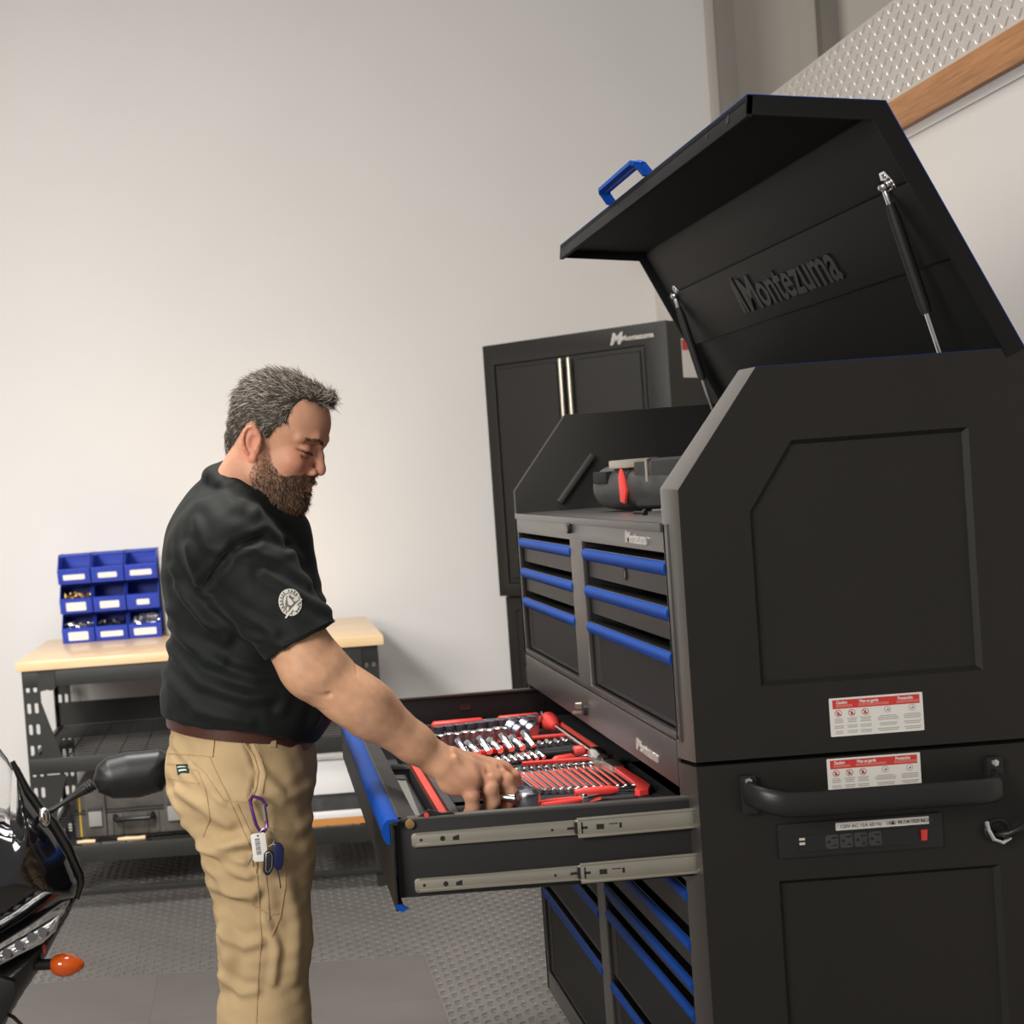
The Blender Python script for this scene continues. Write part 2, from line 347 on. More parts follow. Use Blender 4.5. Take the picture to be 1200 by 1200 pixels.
# ================================================================ TOOL CHEST (front face in the plane x=0, near flank in y=0)
YW = 1.42; XB = .61; ZSEAM = .948
def FS(u, v, w): return (u, w, v)              # flank plane: u=x, v=z, w=+y inwards
def FF(u, v, w): return (w, YW-u, v)           # front plane: u runs from the far end to the near end, v=z, w=+x inwards
def sticker(parent, x0, x1, z0, z1, tilt=.0, name='warning_label'):
    W_, H_ = x1-x0, z1-z0
    Fq = lambda u, v, w: (x0+u, -.0008-w, z0+v+tilt*u)
    mb = MB(); mb.prism(rrect(0, W_, 0, H_, .0015), 0, .0005, Fq); lab = mb.build(name, M['white'], parent)
    ob = []
    def rect(a, b, c, d, m, lv=1):
        q = MB(); q.prism([(a, c), (b, c), (b, d), (a, d)], .0005, .0005+.00025*lv, Fq); ob.append(q.build('x', m, smooth=0))
    rect(.005, W_-.005, H_*.72, H_*.95, M['redink'])
    for s_, u in (('Caution', .011), ('Mise en garde', .047), ('Precaución', .107)):
        ob.append(text(s_, 'x', M['white'], None, lambda a, b, c, u=u: Fq(u+a, H_*.845+b, .0009+c), .0068, .0002, bold=.0002, xs=.78))
    for u, wd in ((.010, .026), (.045, .048), (.105, .036)):
        for k in range(2): rect(u, u+wd, H_*(.765+.035*k), H_*(.780+.035*k), M['pinkink'], 2)
    for k, u in enumerate((.0135, .0345, .0555)):                    # prohibition signs
        r = .0055; cz = H_*.60
        q = MB(); n = 18
        vs = [Fq(u+math.cos(2*PI*i/n)*rr, cz+math.sin(2*PI*i/n)*rr, .0008) for i in range(n) for rr in (r, r-.0009)]
        q.add(vs, [(2*i, 2*((i+1) % n), 2*((i+1) % n)+1, 2*i+1) for i in range(n)]); q.add([Fq(u+a, cz+b, .00085) for a, b in ((-.0042, .003), (-.0034, .0038), (.0042, -.003), (.0034, -.0038))], [(0, 1, 2, 3)])
        ob.append(q.build('x', M['redink'], smooth=0))
        q = MB(); q.add([Fq(u+a, cz+b, .0008) for a, b in ((-.0025, -.003), (.0025, -.003), (.001, .001), (.0, .0035), (-.0012, .0008))], [(0, 1, 2, 3, 4)]); ob.append(q.build('x', M['ink'], smooth=0))
    for u in (.0905, .1285):
        r = .005; cz = H_*.62; q = MB(); n = 18
        vs = [Fq(u+math.cos(2*PI*i/n)*rr, cz+math.sin(2*PI*i/n)*rr, .0008) for i in range(n) for rr in (r, r-.0005)]
        q.add(vs, [(2*i, 2*((i+1) % n), 2*((i+1) % n)+1, 2*i+1) for i in range(n)]); q.add([Fq(u+a, cz+b, .0008) for a, b in ((-.002, -.0022), (.0026, -.001), (.001, .0015))], [(0, 1, 2)])
        ob.append(q.build('x', M['ink'], smooth=0))
    rnd = random.Random(3)
    for c, wd in ((.0135, .016), (.0345, .017), (.0555, .019), (.0905, .036), (.1285, .028)):
        for k in range(9):
            if k in (3, 6): continue
            zz = H_*(.46-.047*k); ww = wd*rnd.uniform(.7, 1.)
            rect(c-ww/2, c+ww/2, zz-.0008, zz+.0006, M['greyink'])
    join_into(ob, 'print', [M['redink'], M['white'], M['pinkink'], M['ink'], M['greyink']], lab)
    return lab
def logo(parent, F, size, name='lettering', m='badge', depth=.003):
    """maker's badge: slanted bars and the word"""
    ob = []
    for k, (h, wd) in enumerate(((.86, .13), (.98, .10))):
        q = MB(); u = size*(.0+.20*k); H = size*.78*h
        q.prism([(u, 0), (u+size*wd, 0), (u+size*wd+size*.10*(k == 0), H), (u+size*.10*(k == 0)-.0, H)], 0, depth, F); ob.append(q.build('x', M[m], smooth=0))
    ob.append(text('Montezuma', 'x', M[m], None, lambda u, v, w: F(size*.40+u, v, w), size, depth, bold=size*.02))
    return join_into(ob, name, [M[m]], parent)
def chest_body_poly(z0, z1): return [(.0, z0), (XB, z0), (XB, z1), (.0, z1)]

def drawer(parent, u0, u1, z0, z1, deep=.30, lock=False, wf=.006):
    """a closed drawer: pan, recessed front and blue pull along its top edge"""
    mb = MB(); hz = z1-.034
    mb.add([FF(u, v, w) for u in (u0+.004, u1-.004) for v in (z0+.004, hz) for w in (wf+.001, deep)], [(0, 1, 3, 2), (4, 6, 7, 5), (0, 4, 5, 1), (2, 3, 7, 6), (0, 2, 6, 4), (1, 5, 7, 3)])
    d = mb.build('drawer', M['powder_in'], parent)
    mb = MB()
    if hz-z0 > .05: recessed(mb, [(u0+.004, z0+.004), (u1-.004, z0+.004), (u1-.004, hz), (u0+.004, hz)], [(u0+.05, z0+.010), (u1-.02, z0+.010), (u1-.02, hz-.003), (u0+.05, hz-.003)], wf, .006, FF, .003)
    else: mb.add([FF(u0+.004, z0+.004, wf), FF(u1-.004, z0+.004, wf), FF(u1-.004, hz, wf), FF(u0+.004, hz, wf)], [(0, 1, 2, 3)])
    mb.build('drawer_front', M['powder'], d)
    mb = MB()                                                     # pull: rounded blue extrusion
    q_ = .009; prof = [(wf+.010, hz+.019), (-.006+q_, hz+.0205), (-.0105+q_, hz+.017), (-.012+q_, hz+.010), (-.010+q_, hz+.002), (-.004+q_, hz-.003), (-.0005+q_, hz-.004), (q_, hz+.0005), (wf+.010, hz+.001)]
    n = len(prof); vs = [FF(u, v, w) for u in (u0+.003, u1-.003) for (w, v) in prof]
    mb.add(vs, [(i, (i+1) % n, (i+1) % n+n, i+n) for i in range(n)]+[tuple(range(n)), tuple(range(2*n-1, n-1, -1))]); mb.build('drawer_pull', M['blue'], d, smooth=60)
    mb = MB(); mb.add([FF(u, v, w) for u in (u0+.003, u1-.003) for v in (hz+.0197, hz+.0222) for w in (.003, wf+.02)], [(0, 1, 3, 2), (4, 6, 7, 5), (0, 4, 5, 1), (2, 3, 7, 6), (0, 2, 6, 4), (1, 5, 7, 3)])
    mb.build('pull_edge', M['gun'], d)
    if lock:
        lockset(d, (u0+u1)/2, (z0+hz)/2+.005, wf+.006, M['powder_in'])
    return d
def lockset(parent, u, v, w, m):
    mb = MB(); mb.cyl(FF(u, v, w+.002), FF(u, v, w-.008), .011, 20); o = mb.build('lock', m, parent)
    mb = MB(); mb.add([FF(a, b, c) for a in (u-.0012, u+.0012) for b in (v-.006, v+.006) for c in (w-.0085, w-.006)], [(0, 1, 3, 2), (4, 6, 7, 5), (0, 4, 5, 1), (2, 3, 7, 6), (0, 2, 6, 4), (1, 5, 7, 3)]); mb.build('keyhole', M['steel'], o)
def fbox(mb, u0, u1, v0, v1, w0, w1): mb.add([FF(u, v, w) for u in (u0, u1) for v in (v0, v1) for w in (w0, w1)], [(0, 1, 3, 2), (4, 6, 7, 5), (0, 4, 5, 1), (2, 3, 7, 6), (0, 2, 6, 4), (1, 5, 7, 3)])
# far end of the front is u=0 (y=1.42), near end u=1.42 (y=0); bays in u
BAYS = ((.030, .638), (.752, 1.362))
def top_chest():
    t = thing('top_chest', 'black tool chest with open lid stacked on the roller cabinet', 'tool chest', (.3, .7, ZSEAM))
    zl, zt0, zt1 = ZSEAM+.004, 1.381, 1.559
    prof = [(0, zl), (XB, zl), (XB, zt1), (.137, zt1), (0, zt0)]
    # near flank: thick double skin with a rounded chamfer to the front and an embossed field
    mb = MB(); ch = .012; chy = .050
    outer = [(ch, zl), (XB, zl), (XB, zt1), (.137+ch*.62, zt1), (ch, zt0-.003)]
    inner = [(.121, 1.063), (.468, 1.063), (.468, 1.442), (.192, 1.442), (.121, 1.336)]
    recessed(mb, outer, inner, 0, .009, FS, .007)
    # front chamfer strip, slope strip, top strip
    a = [(0, zl), (0, zt0), (.137, zt1), (XB, zt1)]; b = [(ch, zl), (ch, zt0-.003), (.137+ch*.62, zt1), (XB, zt1)]
    mid = [(.0085, zl), (.0085, zt0-.002), (.1425, zt1), (XB, zt1)]
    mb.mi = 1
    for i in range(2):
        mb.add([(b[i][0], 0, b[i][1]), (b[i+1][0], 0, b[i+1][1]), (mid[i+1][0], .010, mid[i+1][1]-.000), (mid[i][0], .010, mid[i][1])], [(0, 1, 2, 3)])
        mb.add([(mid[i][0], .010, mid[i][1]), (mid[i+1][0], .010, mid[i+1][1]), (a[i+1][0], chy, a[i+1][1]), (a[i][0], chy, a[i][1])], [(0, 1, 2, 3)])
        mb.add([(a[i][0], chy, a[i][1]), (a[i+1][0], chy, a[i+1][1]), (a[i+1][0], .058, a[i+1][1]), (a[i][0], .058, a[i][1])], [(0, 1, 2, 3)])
    mb.mi = 0
    mb.add([(.137+ch*.62, 0, zt1), (XB, 0, zt1), (XB, .058, zt1), (.137, .058, zt1), (.137, chy, zt1), (.1425, .010, zt1)], [(0, 1, 2, 3, 4, 5)])
    mb.add([(x, .058, z) for x, z in prof], [(4, 3, 2, 1, 0)])
    mb.add([(XB, y, z) for y, z in ((0, zl), (.058, zl), (.058, zt1), (0, zt1))], [(0, 1, 2, 3)])
    mb.add([(ch, 0, zl), (.0085, .01, zl), (0, chy, zl), (0, .058, zl), (XB, .058, zl), (XB, 0, zl)], [(0, 1, 2, 3, 4, 5)])
    mb.build('flank', [M['powder'], M['slope_lit']], t, smooth=30)
    # far flank
    mb = MB(); mb.prism(prof, YW-.022, YW, FS); mb.build('flank', M['powder'], t, bevel=.002)
    # inner ledge stays of the tray
    for y in (YW-.034,):
        mb = MB(); mb.bar((.105, y, 1.345), (.195, y, 1.455), .02, .012); mb.build('tray_stay', M['powder_lit'], t, bevel=.002)
    mb = MB(); mb.box(XB-.012, XB, .058, YW-.022, zl, zt1-.004); mb.box(XB-.04, XB-.012, .058, YW-.022, zt1-.05, zt1-.004); mb.build('back_panel', M['powder_in'], t)
    mb = MB(); mb.box(.0, XB-.012, .058, YW-.022, 1.318, 1.325); mb.build('tray_floor', M['powder_lit'], t, bevel=.001)
    mb = MB(); mb.box(XB-.03, XB-.012, .058, YW-.022, 1.325, 1.44); mb.build('tray_upstand', M['powder_in'], t)
    # face frame
    mb = MB(); mb.prism([(.0, .979), (YW-.034, .979), (YW-.034, 1.325), (.0, 1.325)], 0, .010, FF, holes=[[(a_, .990), (b_, .990), (b_, 1.279), (a_, 1.279)] for a_, b_ in BAYS]); mb.build('face_frame', M['powder_lit'], t, bevel=.0012)
    mb = MB(); fbox(mb, .02, YW-.06, 1.312, 1.3255, -.004, .003); mb.build('frame_lip', M['powder_lit'], t, bevel=.001)
    for a_, b_ in BAYS:
        mb = MB(); fbox(mb, a_-.004, b_+.004, .985, 1.284, .30, .305); fbox(mb, a_-.006, a_, .985, 1.284, .01, .30); fbox(mb, b_, b_+.006, .985, 1.284, .01, .30); fbox(mb, a_, b_, 1.279, 1.284, .01, .3); fbox(mb, a_, b_, .984, .990, .01, .3); mb.build('bay_liner', M['powder_in'], t)
    for k, (a_, b_) in enumerate(BAYS):
        for z0, z1, lk in ((1.204, 1.2775, k == 1), (1.132, 1.204, False), (.991, 1.132, False)):
            drawer(t, a_, b_, z0, z1, .29, lk, .010)
    lockset(t, .655, 1.303, 0, M['plastic'])
    mb = MB(); fbox(mb, 1.135, 1.315, 1.287, 1.291, -.002, 0)
    o = logo(t, lambda u, v, w: FF(1.125+u, 1.289+v, -.0005-w), .027)
    # lid
    C, D, B = Vector((.37, 0, 1.951)), Vector((.5616, 0, 1.5575)), Vector((.158, 0, 1.976))
    l0 = -.002; l1 = YW+.002
    def strip(p, q, thick, y0, y1, off=0.):
        d = (q-p).normalized(); n = Vector((-d.z, 0, d.x))*-1     # outward (up/back)
        if n.x < 0 and n.z < 0: n = -n
        return [p+n*off, q+n*off, q+n*(off-thick), p+n*(off-thick)], n
    mb = MB(); d1 = (D-C).normalized(); n1 = Vector((-d1.z, 0, d1.x)); n1 = n1 if n1.x > 0 else -n1; d2 = (B-C).normalized(); n2 = Vector((-d2.z, 0, d2.x)); n2 = n2 if n2.z > 0 else -n2
    Ci = C-(n1+n2)*(.012/(1+n1.dot(n2))); Di = D-n1*.012; Bi = B-n2*.012
    mb.prism([(p.x, p.z) for p in (B, C, D, Di, Ci, Bi)], l0+.006, l1-.006, FS)
    lid = mb.build('lid', M['lidm'], t, bevel=.0015)
    # returned edges
    fl_ = .018
    Ci2 = C-(n1+n2)*((.012+fl_)/(1+n1.dot(n2))); Di2 = D-n1*(.012+fl_); Bi2 = B-n2*(.012+fl_)
    for y0, y1 in ((l0, l0+.006), (l1-.006, l1)):
        mb = MB(); mb.prism([(p.x, p.z) for p in (B, C, D, Di2, Ci2, Bi2)], y0, y1, FS); mb.build('lid_edge', M['lidm'], lid, bevel=.001)
    mb = MB(); e = Bi2-n2*.004; mb.prism([(p.x, p.z) for p in (B, B+d2*-.010, e-d2*.010, e)], l0, l1, FS); mb.build('lid_lip', M['lidm'], lid, bevel=.001)
    mb = MB(); mb.prism([(p.x, p.z) for p in (B+n2*.0012, C+(n1+n2)*.0008, D+n1*.0012, D+n1*.0002, C, B+n2*.0002)], l0, l1, FS); mb.build('lid_skin', M['blue'], lid)
    Lcd = (D-C).length
    for t0, t1, th, m in ((.02, .285, .003, 'lidm'), (.29, .60, .007, 'lidm')):
        mb = MB(); p = C+d1*Lcd*t0-n1*.0118; q = C+d1*Lcd*t1-n1*.0118; mb.prism([(a_.x, a_.z) for a_ in (p, q, q-n1*th, p-n1*th)], l0+.02, l1-.02, FS); mb.build('lid_liner', M['lidm'], lid, bevel=.0015)
    o_ = C+d1*Lcd*.53-n1*.0188
    FL = lambda u, v, w: tuple(o_+Vector((0, .965-u*1.0, 0))-d1*v-n1*w)
    logo(lid, FL, .108, 'embossed_lettering', 'emboss', .0035)
    # screws and slot on the returned edge
    mb = MB()
    for y_, r_ in ((1.38, .004), (.82, .0045), (.20, .0045), (.09, .0075)):
        q = B-n2*.016; q.y = y_; mb.cyl(q-d2*.002, q+d2*.0010, r_, 12)
    tag(mb.build('lid_screws', M['emboss'], lid), kind='stuff')
    # blue lid handle on the outer slope near the lip
    mb = MB(); y0, y1 = .60, .90; hb = B+(-d2)*.012
    pts = []
    base = hb+n2*.001
    H = .036
    hn = (n2*.72+d2*.60).normalized()
    path = [(y0, 0), (y0+.004, H*.8), (y0+.016, H), (y1-.016, H), (y1-.004, H*.8), (y1, 0)]
    for i in range(len(path)-1):
        a_, b_ = path[i], path[i+1]; pa = base+Vector((0, a_[0], 0))+hn*a_[1]; pb = base+Vector((0, b_[0], 0))+hn*b_[1]
        pa2 = pa; mb.tube([pa, pb], .006, 10)
        hw = .018
        for sgn in (1,): 
            dd = (pb-pa).normalized(); nn = dd.cross(d2).normalized()*.004
            vs = [pa+d2*hw*-.4+nn, pa+d2*hw+nn, pa+d2*hw-nn, pa-d2*hw*.4-nn]; vs += [v+(pb-pa) for v in vs]
            mb.add(vs, [(0, 1, 2, 3), (7, 6, 5, 4), (0, 4, 5, 1), (1, 5, 6, 2), (2, 6, 7, 3), (3, 7, 4, 0)])
    mb.build('lid_handle', M['blue'], lid)
    # gas struts
    for y in (.095, 1.335):
        up_ = C+d1*Lcd*(.265 if y < 1 else .30)-n1*.022; lo = Vector((.500, 0, 1.47)); up_.y = lo.y = y; d = lo-up_; dn = d.normalized()
        mb = MB(); mb.tube([up_+dn*.03, up_+dn*.055, up_+dn*.20, up_+dn*.215], [.007, .0095, .0095, .008], 14); s_ = mb.build('gas_strut', M['rubber'], t)
        mb = MB(); mb.tube([up_+dn*.20, lo], .0042, 10); mb.build('strut_rod', M['chrome'], s_)
        mb = MB(); mb.tube([up_, up_+dn*.035], .0055, 10); mb.ell(up_, .010); q = up_+n1*.008
        f2 = lambda u, v, w: tuple(q+d1*u+Vector((0, v, 0))-n1*w)
        mb.prism([(-.022, -.010), (0, -.022), (.018, -.016), (.018, .016), (0, .022), (-.022, .010)], -.004, .001, f2)
        mb.cyl(f2(-.014, 0, 0), f2(-.014, 0, .004), .004, 10); mb.cyl(f2(.006, -.013, 0), f2(.006, -.013, .004), .004, 10); mb.cyl(f2(.006, .013, 0), f2(.006, .013, .004), .004, 10); mb.build('strut_bracket', M['chrome'], s_, bevel=.001)
    # blue seal line on the top edge of the near flank
    mb = MB(); mb.box(.150, XB, .012, .020, zt1, zt1+.0012); mb.build('rubber_seal', M['blue'], t)
    sticker(t, .2245, .3705, .9765, 1.0365)
    return t
top_chest()
def roller_cabinet():
    t = thing('roller_cabinet', 'black steel roller cabinet with a pulled-out wide drawer of tools', 'tool cabinet', (.3, .7, 0))
    z0, z1 = .135, ZSEAM-.003
    # near flank
    mb = MB(); ch = .012; chy = .050
    recessed(mb, [(ch, z0), (XB, z0), (XB, z1), (ch, z1)], [(.129, .20), (.476, .20), (.476, .757), (.129, .757)], 0, .009, FS, .007)
    mb.mi = 1
    for a, b in (((ch, 0), (.0085, .010)), ((.0085, .010), (0, chy)), ((0, chy), (0, .058))): mb.add([(a[0], a[1], z0), (a[0], a[1], z1), (b[0], b[1], z1), (b[0], b[1], z0)], [(0, 1, 2, 3)])
    mb.mi = 0
    for z in (z0, z1): mb.add([(ch, 0, z), (.0085, .01, z), (0, chy, z), (0, .058, z), (XB, .058, z), (XB, 0, z)], [(0, 1, 2, 3, 4, 5)])
    mb.add([(XB, 0, z0), (XB, .058, z0), (XB, .058, z1), (XB, 0, z1)], [(0, 1, 2, 3)]); mb.add([(0, .058, z0), (XB, .058, z0), (XB, .058, z1), (0, .058, z1)], [(0, 3, 2, 1)])
    fk = mb.build('flank', [M['powder'], M['powder_lit']], t, smooth=30)
    mb = MB(); mb.box(0, XB, YW-.022, YW, z0, z1); mb.build('flank', M['powder'], t, bevel=.002)
    mb = MB(); mb.box(XB-.012, XB, .058, YW-.022, z0, z1); mb.build('back_panel', M['powder_in'], t)
    mb = MB(); mb.box(0.012, XB-.012, .058, YW-.022, z0, z0+.01); mb.box(.012, XB-.012, .058, YW-.022, z1-.008, z1); mb.build('shelf_pan', M['powder_in'], t)
    mb = MB(); fbox(mb, .026, YW-.06, .905, .977, -.0015, .006); mb.build('top_fascia', M['powder_lit'], t, bevel=.0012)
    mb = MB(); mb.prism([(.0, z0), (1.364, z0), (1.364, .905), (.0, .905)], 0, .008, FF, holes=[[(.030, .185), (.672, .185), (.672, .752), (.030, .752)], [(.742, .185), (1.360, .185), (1.360, .752), (.742, .752)], [(.030, .770), (1.360, .770), (1.360, .903), (.030, .903)]]); mb.build('face_frame', M['powder_lit'], t, bevel=.001)
    for a, b in ((.030, .672), (.742, 1.360)):
        mb = MB(); fbox(mb, a-.004, b+.002, .18, .757, .34, .345); fbox(mb, a-.006, a, .18, .757, .008, .34); fbox(mb, b, b+.002, .18, .757, .008, .34); mb.build('bay_liner', M['powder_in'], t)
    for z_a, z_b in ((.186, .41), (.41, .53), (.53, .64), (.64, .750)): drawer(t, .030, .672, z_a, z_b, .33)
    for z_a, z_b in ((.186, .30), (.30, .404), (.404, .552), (.552, .602), (.602, .668), (.668, .750)): drawer(t, .742, 1.360, z_a, z_b, .33)
    lockset(t, .695, .933, -.001, M['plastic'])
    mb = MB(); mb.cyl(FF(.695, .930, -.012), FF(.695, .930, -.030), .0035, 8); mb.prism(rrect(.688, .702, .938, .950, .004), -.024, -.012, FF); mb.build('lock_key', M['steel'], t)
    logo(t, lambda u, v, w: FF(1.108+u, .923+v, -.0018-w), .027)
    # casters
    for x in (.09, .52):
        for y in (.12, YW-.12):
            mb = MB(); mb.cyl((x, y-.022, .062), (x, y+.022, .062), .0615, 24); c = mb.build('caster', M['rubber'], t, bevel=.004)
            mb = MB(); mb.box(x-.045, x+.045, y-.04, y+.04, .128, .134); mb.box(x-.03, x+.03, y-.034, y-.029, .05, .13); mb.box(x-.03, x+.03, y+.029, y+.034, .05, .13); mb.cyl((x, y-.036, .062), (x, y+.036, .062), .008, 10); mb.build('caster_fork', M['steel'], c)
    # ---- flank fittings
    sticker(t, .2150, .3610, .884, .9425)
    mb = MB(); pts = []; yo = -.058
    for k, (x, y, z) in enumerate(((.086, -.012, .902), (.094, -.034, .898), (.108, -.050, .894), (.130, yo, .889), (.180, yo, .887), (.28, yo, .887), (.38, yo, .887), (.430, yo, .887), (.455, -.048, .887), (.465, -.032, .888), (.470, -.012, .890))): pts.append((x, y, z))
    # flattened grip: stadium section swept along the path
    n = 16; prev = None; vs = []
    for i, p in enumerate(pts):
        d = (Vector(pts[min(i+1, len(pts)-1)])-Vector(pts[max(i-1, 0)])).normalized(); nn = Vector((d.y, -d.x, 0)).normalized()
        for j in range(n): a = 2*PI*j/n; vs.append(Vector(p)+nn*.009*math.cos(a)+Vector((0, 0, .020*math.copysign(abs(math.sin(a))**.7, math.sin(a)))))
    fs = [(i*n+j, i*n+(j+1) % n, (i+1)*n+(j+1) % n, (i+1)*n+j) for i in range(len(pts)-1) for j in range(n)]+[tuple(range(n)), tuple((len(pts)-1)*n+j for j in reversed(range(n)))]
    mb.add(vs, fs); h = mb.build('push_handle', M['plastic'], t, smooth=60)
    for x in (.086, .470):
        mb = MB(); mb.prism(rrect(x-.010, x+.014, .868, .928, .004), -.012, -.0006, FS); br = mb.build('handle_bracket', M['plastic'], h, bevel=.0015)
        mb = MB(); mb.cyl((x+.001, -.012, .920), (x+.001, -.017, .920), .006, 6); mb.build('handle_bolt', M['chrome'], br, bevel=.001)
    # power strip
    mb = MB(); mb.prism(rrect(.131, .388, .792, .846, .004), -.004, -.0004, FS); ps = mb.build('power_strip', M['plastic'], t, bevel=.001)
    mb = MB(); mb.prism(rrect(.163, .372, .800, .826, .002), -.0052, -.0041, FS); mb.build('socket_panel', M['plastic'], ps, bevel=.0005)
    mb = MB(); W0 = at(978, 966, y=0); 
    lab_x0, lab_x1 = at(978, 968, y=0).x, at(1087, 962, y=0).x; lz = .8365
    mb.prism([(lab_x0, lz-.006), (lab_x1, lz-.006), (lab_x1, lz+.006), (lab_x0, lz+.006)], -.0052, -.0042, FS); l_ = mb.build('rating_label', M['white'], ps)
    obs = [text(s_, 'x', M['ink'], None, lambda u, v, w, x=x: (x+u, -.0054-w, lz-.0028+v), .0078, .0002) for s_, x in (('120V AC 15A 60 Hz   1800 W   4 TOTAL', lab_x0+.006), ('PUSH TO RESET', lab_x1-.048))]
    q = MB(); q.prism([(lab_x1-.060, lz-.003), (lab_x1-.053, lz-.003), (lab_x1-.0565, lz+.0035)], -.0056, -.0054, FS); obs.append(q.build('x', M['ink'], smooth=0)); join_into(obs, 'print', [M['ink']], l_)
    for z in (.8215, .8145):
        mb = MB(); mb.box(.163, .1715, -.0068, -.0052, z-.0018, z+.0018); mb.build('usb_port', M['led'], ps)
    for k in range(4):
        cx = .214+.0225*k; mb = MB(); mb.prism(rrect(cx-.010, cx+.010, .803, .825, .004), -.0058, -.0052, FS); o = mb.build('socket', M['gplastic'], ps)
        mb = MB(); mb.box(cx+.000, cx+.008, -.0062, -.0058, .819, .8212); mb.box(cx+.001, cx+.007, -.0062, -.0058, .807, .809); mb.cyl((cx-.005, -.0062, .814), (cx-.005, -.0057, .814), .0022, 10); mb.build('socket_slots', M['emboss'], o)
    mb = MB(); mb.add([(x, y, z) for x, y, z in ((.3535, -.005, .8055), (.3615, -.005, .8055), (.3615, -.005, .8225), (.3535, -.005, .8225), (.3535, -.0075, .8055), (.3615, -.0075, .8055), (.3615, -.011, .8225), (.3535, -.011, .8225))], [(4, 5, 6, 7), (0, 4, 7, 3), (1, 2, 6, 5), (3, 7, 6, 2), (0, 1, 5, 4)]); mb.build('rocker_switch', M['redp'], ps)
    # grommet hole
    c = at(1168, 973, y=0); mb = MB(); n = 24
    mb.tube([(c.x+.0185*math.cos(2*PI*i/n), -.002, c.z+.0165*math.sin(2*PI*i/n)) for i in range(n)], .0032, 8, closed=True); mb.build('cable_grommet', M['plastic'], t)
    mb = MB(); mb.cyl((c.x, -.0012, c.z), (c.x, .0, c.z), .017, 24); mb.build('grommet_hole', M['emboss'], t)
    # ---- the pulled-out drawer
    xf = -.470; yn, yf = .028, 1.392; zb, zr = .768, .894
    mb = MB(); mb.box(xf+.008, .30, yn+.0, yn+.012, zb, zr-.004); mb.box(xf+.008, .30, yf-.012, yf, zb, zr-.004); mb.box(xf+.008, .30, yn, yf, zb, zb+.004); mb.box(.29, .30, yn, yf, zb, zr-.004)
    d = mb.build('pulled_drawer', M['powder_in'], t, bevel=.001)
    
    for ya, yb_ in ((yn-.001, yn+.017), (yf-.017, yf+.001)): mb = MB(); mb.box(xf+.03, .30, ya, yb_, zr-.006, zr); mb.build('drawer_rim', M['powder_lit'], d, bevel=.0025)
    mb = MB(); prof = [(xf+.012, zr), (xf, zr), (xf, .752), (xf+.012, .756), (xf+.012, .764), (xf+.004, .764), (xf+.004, zr-.006), (xf+.012, zr-.006)]
    mb.prism(prof, .006, yf+.022, FS); mb.build('drawer_front', M['powder'], d, bevel=.001)
    mb = MB(); mb.prism([(xf+.010, zr-.004), (xf+.018, zr-.001), (xf+.052, zr-.020), (xf+.052, zr-.023), (xf+.010, zr-.010)], yn+.017, yf-.017, FS); mb.build('inner_lip', M['gplastic'], d)
    mb = MB(); prof = [(xf-.001, zr-.036), (xf-.007, zr-.034), (xf-.012, zr-.026), (xf-.0135, zr-.014), (xf-.011, zr-.004), (xf-.004, zr+.003), (xf+.008, zr+.004), (xf+.014, zr+.001), (xf+.012, zr-.002), (xf-.001, zr-.003)]
    mb.prism(prof, .008, yf+.020, FS); mb.build('drawer_pull', M['blue'], d, smooth=50)
    mb = MB(); mb.prism([(xf-.0005, .757), (xf+.010, .752), (xf+.020, .757), (xf+.008, .764), (xf-.0005, .764)], .004, .010, FS); mb.build('blue_corner', M['blue'], d)
    c_ = at(471, 966, y=.028); mb = MB(); mb.cyl((c_.x+.012, yn-.006, c_.z), (c_.x+.012, yn, c_.z), .0075, 16); mb.build('brass_rivet', M['brass'], d, bevel=.001)
    for za, zb_, zc, zd in ((.8705, .8475, .8755, .8440), (.7985, .7755, .8045, .7720)):
        mb = MB(); y_ = yn-.004
        mb.prism([(-.4335, zb_), (.05, zb_+.003), (.05, za+.003), (-.4335, za), (-.437, za-.004), (-.437, zb_+.004)], y_-.003, y_+.002, FS); s1 = mb.build('drawer_slide', M['steel'], d, bevel=.0008)
        mb = MB(); mb.box(-.43, .05, y_-.0045, y_-.003, za-.003, za+.0005); mb.box(-.43, .05, y_-.0045, y_-.003, zb_+.0015, zb_+.005)
        mb.build('slide_flange', M['steel'], s1)
        mb = MB()
        for x, r in ((-.422, .0025), (-.388, .0042), (-.215, .0022), (-.19, .0018)): mb.cyl((x, y_-.0034, (za+zb_)/2), (x, y_-.003, (za+zb_)/2), r, 12)
        mb.prism([(-.372, (za+zb_)/2-.004), (-.362, (za+zb_)/2-.004), (-.362, (za+zb_)/2+.0045), (-.372, (za+zb_)/2+.0015)], y_-.0036, y_-.003, FS)
        tag(mb.build('slide_holes', M['rubber'], s1), kind='stuff')
        mb = MB(); y2 = y_-.0035; mb.prism([(-.176, zd), (.06, zd+.003), (.06, zc+.003), (-.176, zc)], y2-.003, y2, FS); s2 = mb.build('drawer_slide', M['steel'], d, bevel=.0006)
        mb = MB(); mb.prism([(-.176, zd), (.06, zd+.003), (.06, zd+.0075), (-.176, zd+.0045)], y2-.006, y2-.003, FS); mb.prism([(-.176, zc-.0045), (.06, zc-.0015), (.06, zc+.003), (-.176, zc)], y2-.006, y2-.003, FS); mb.build('slide_flange', M['steel'], s2, bevel=.001)
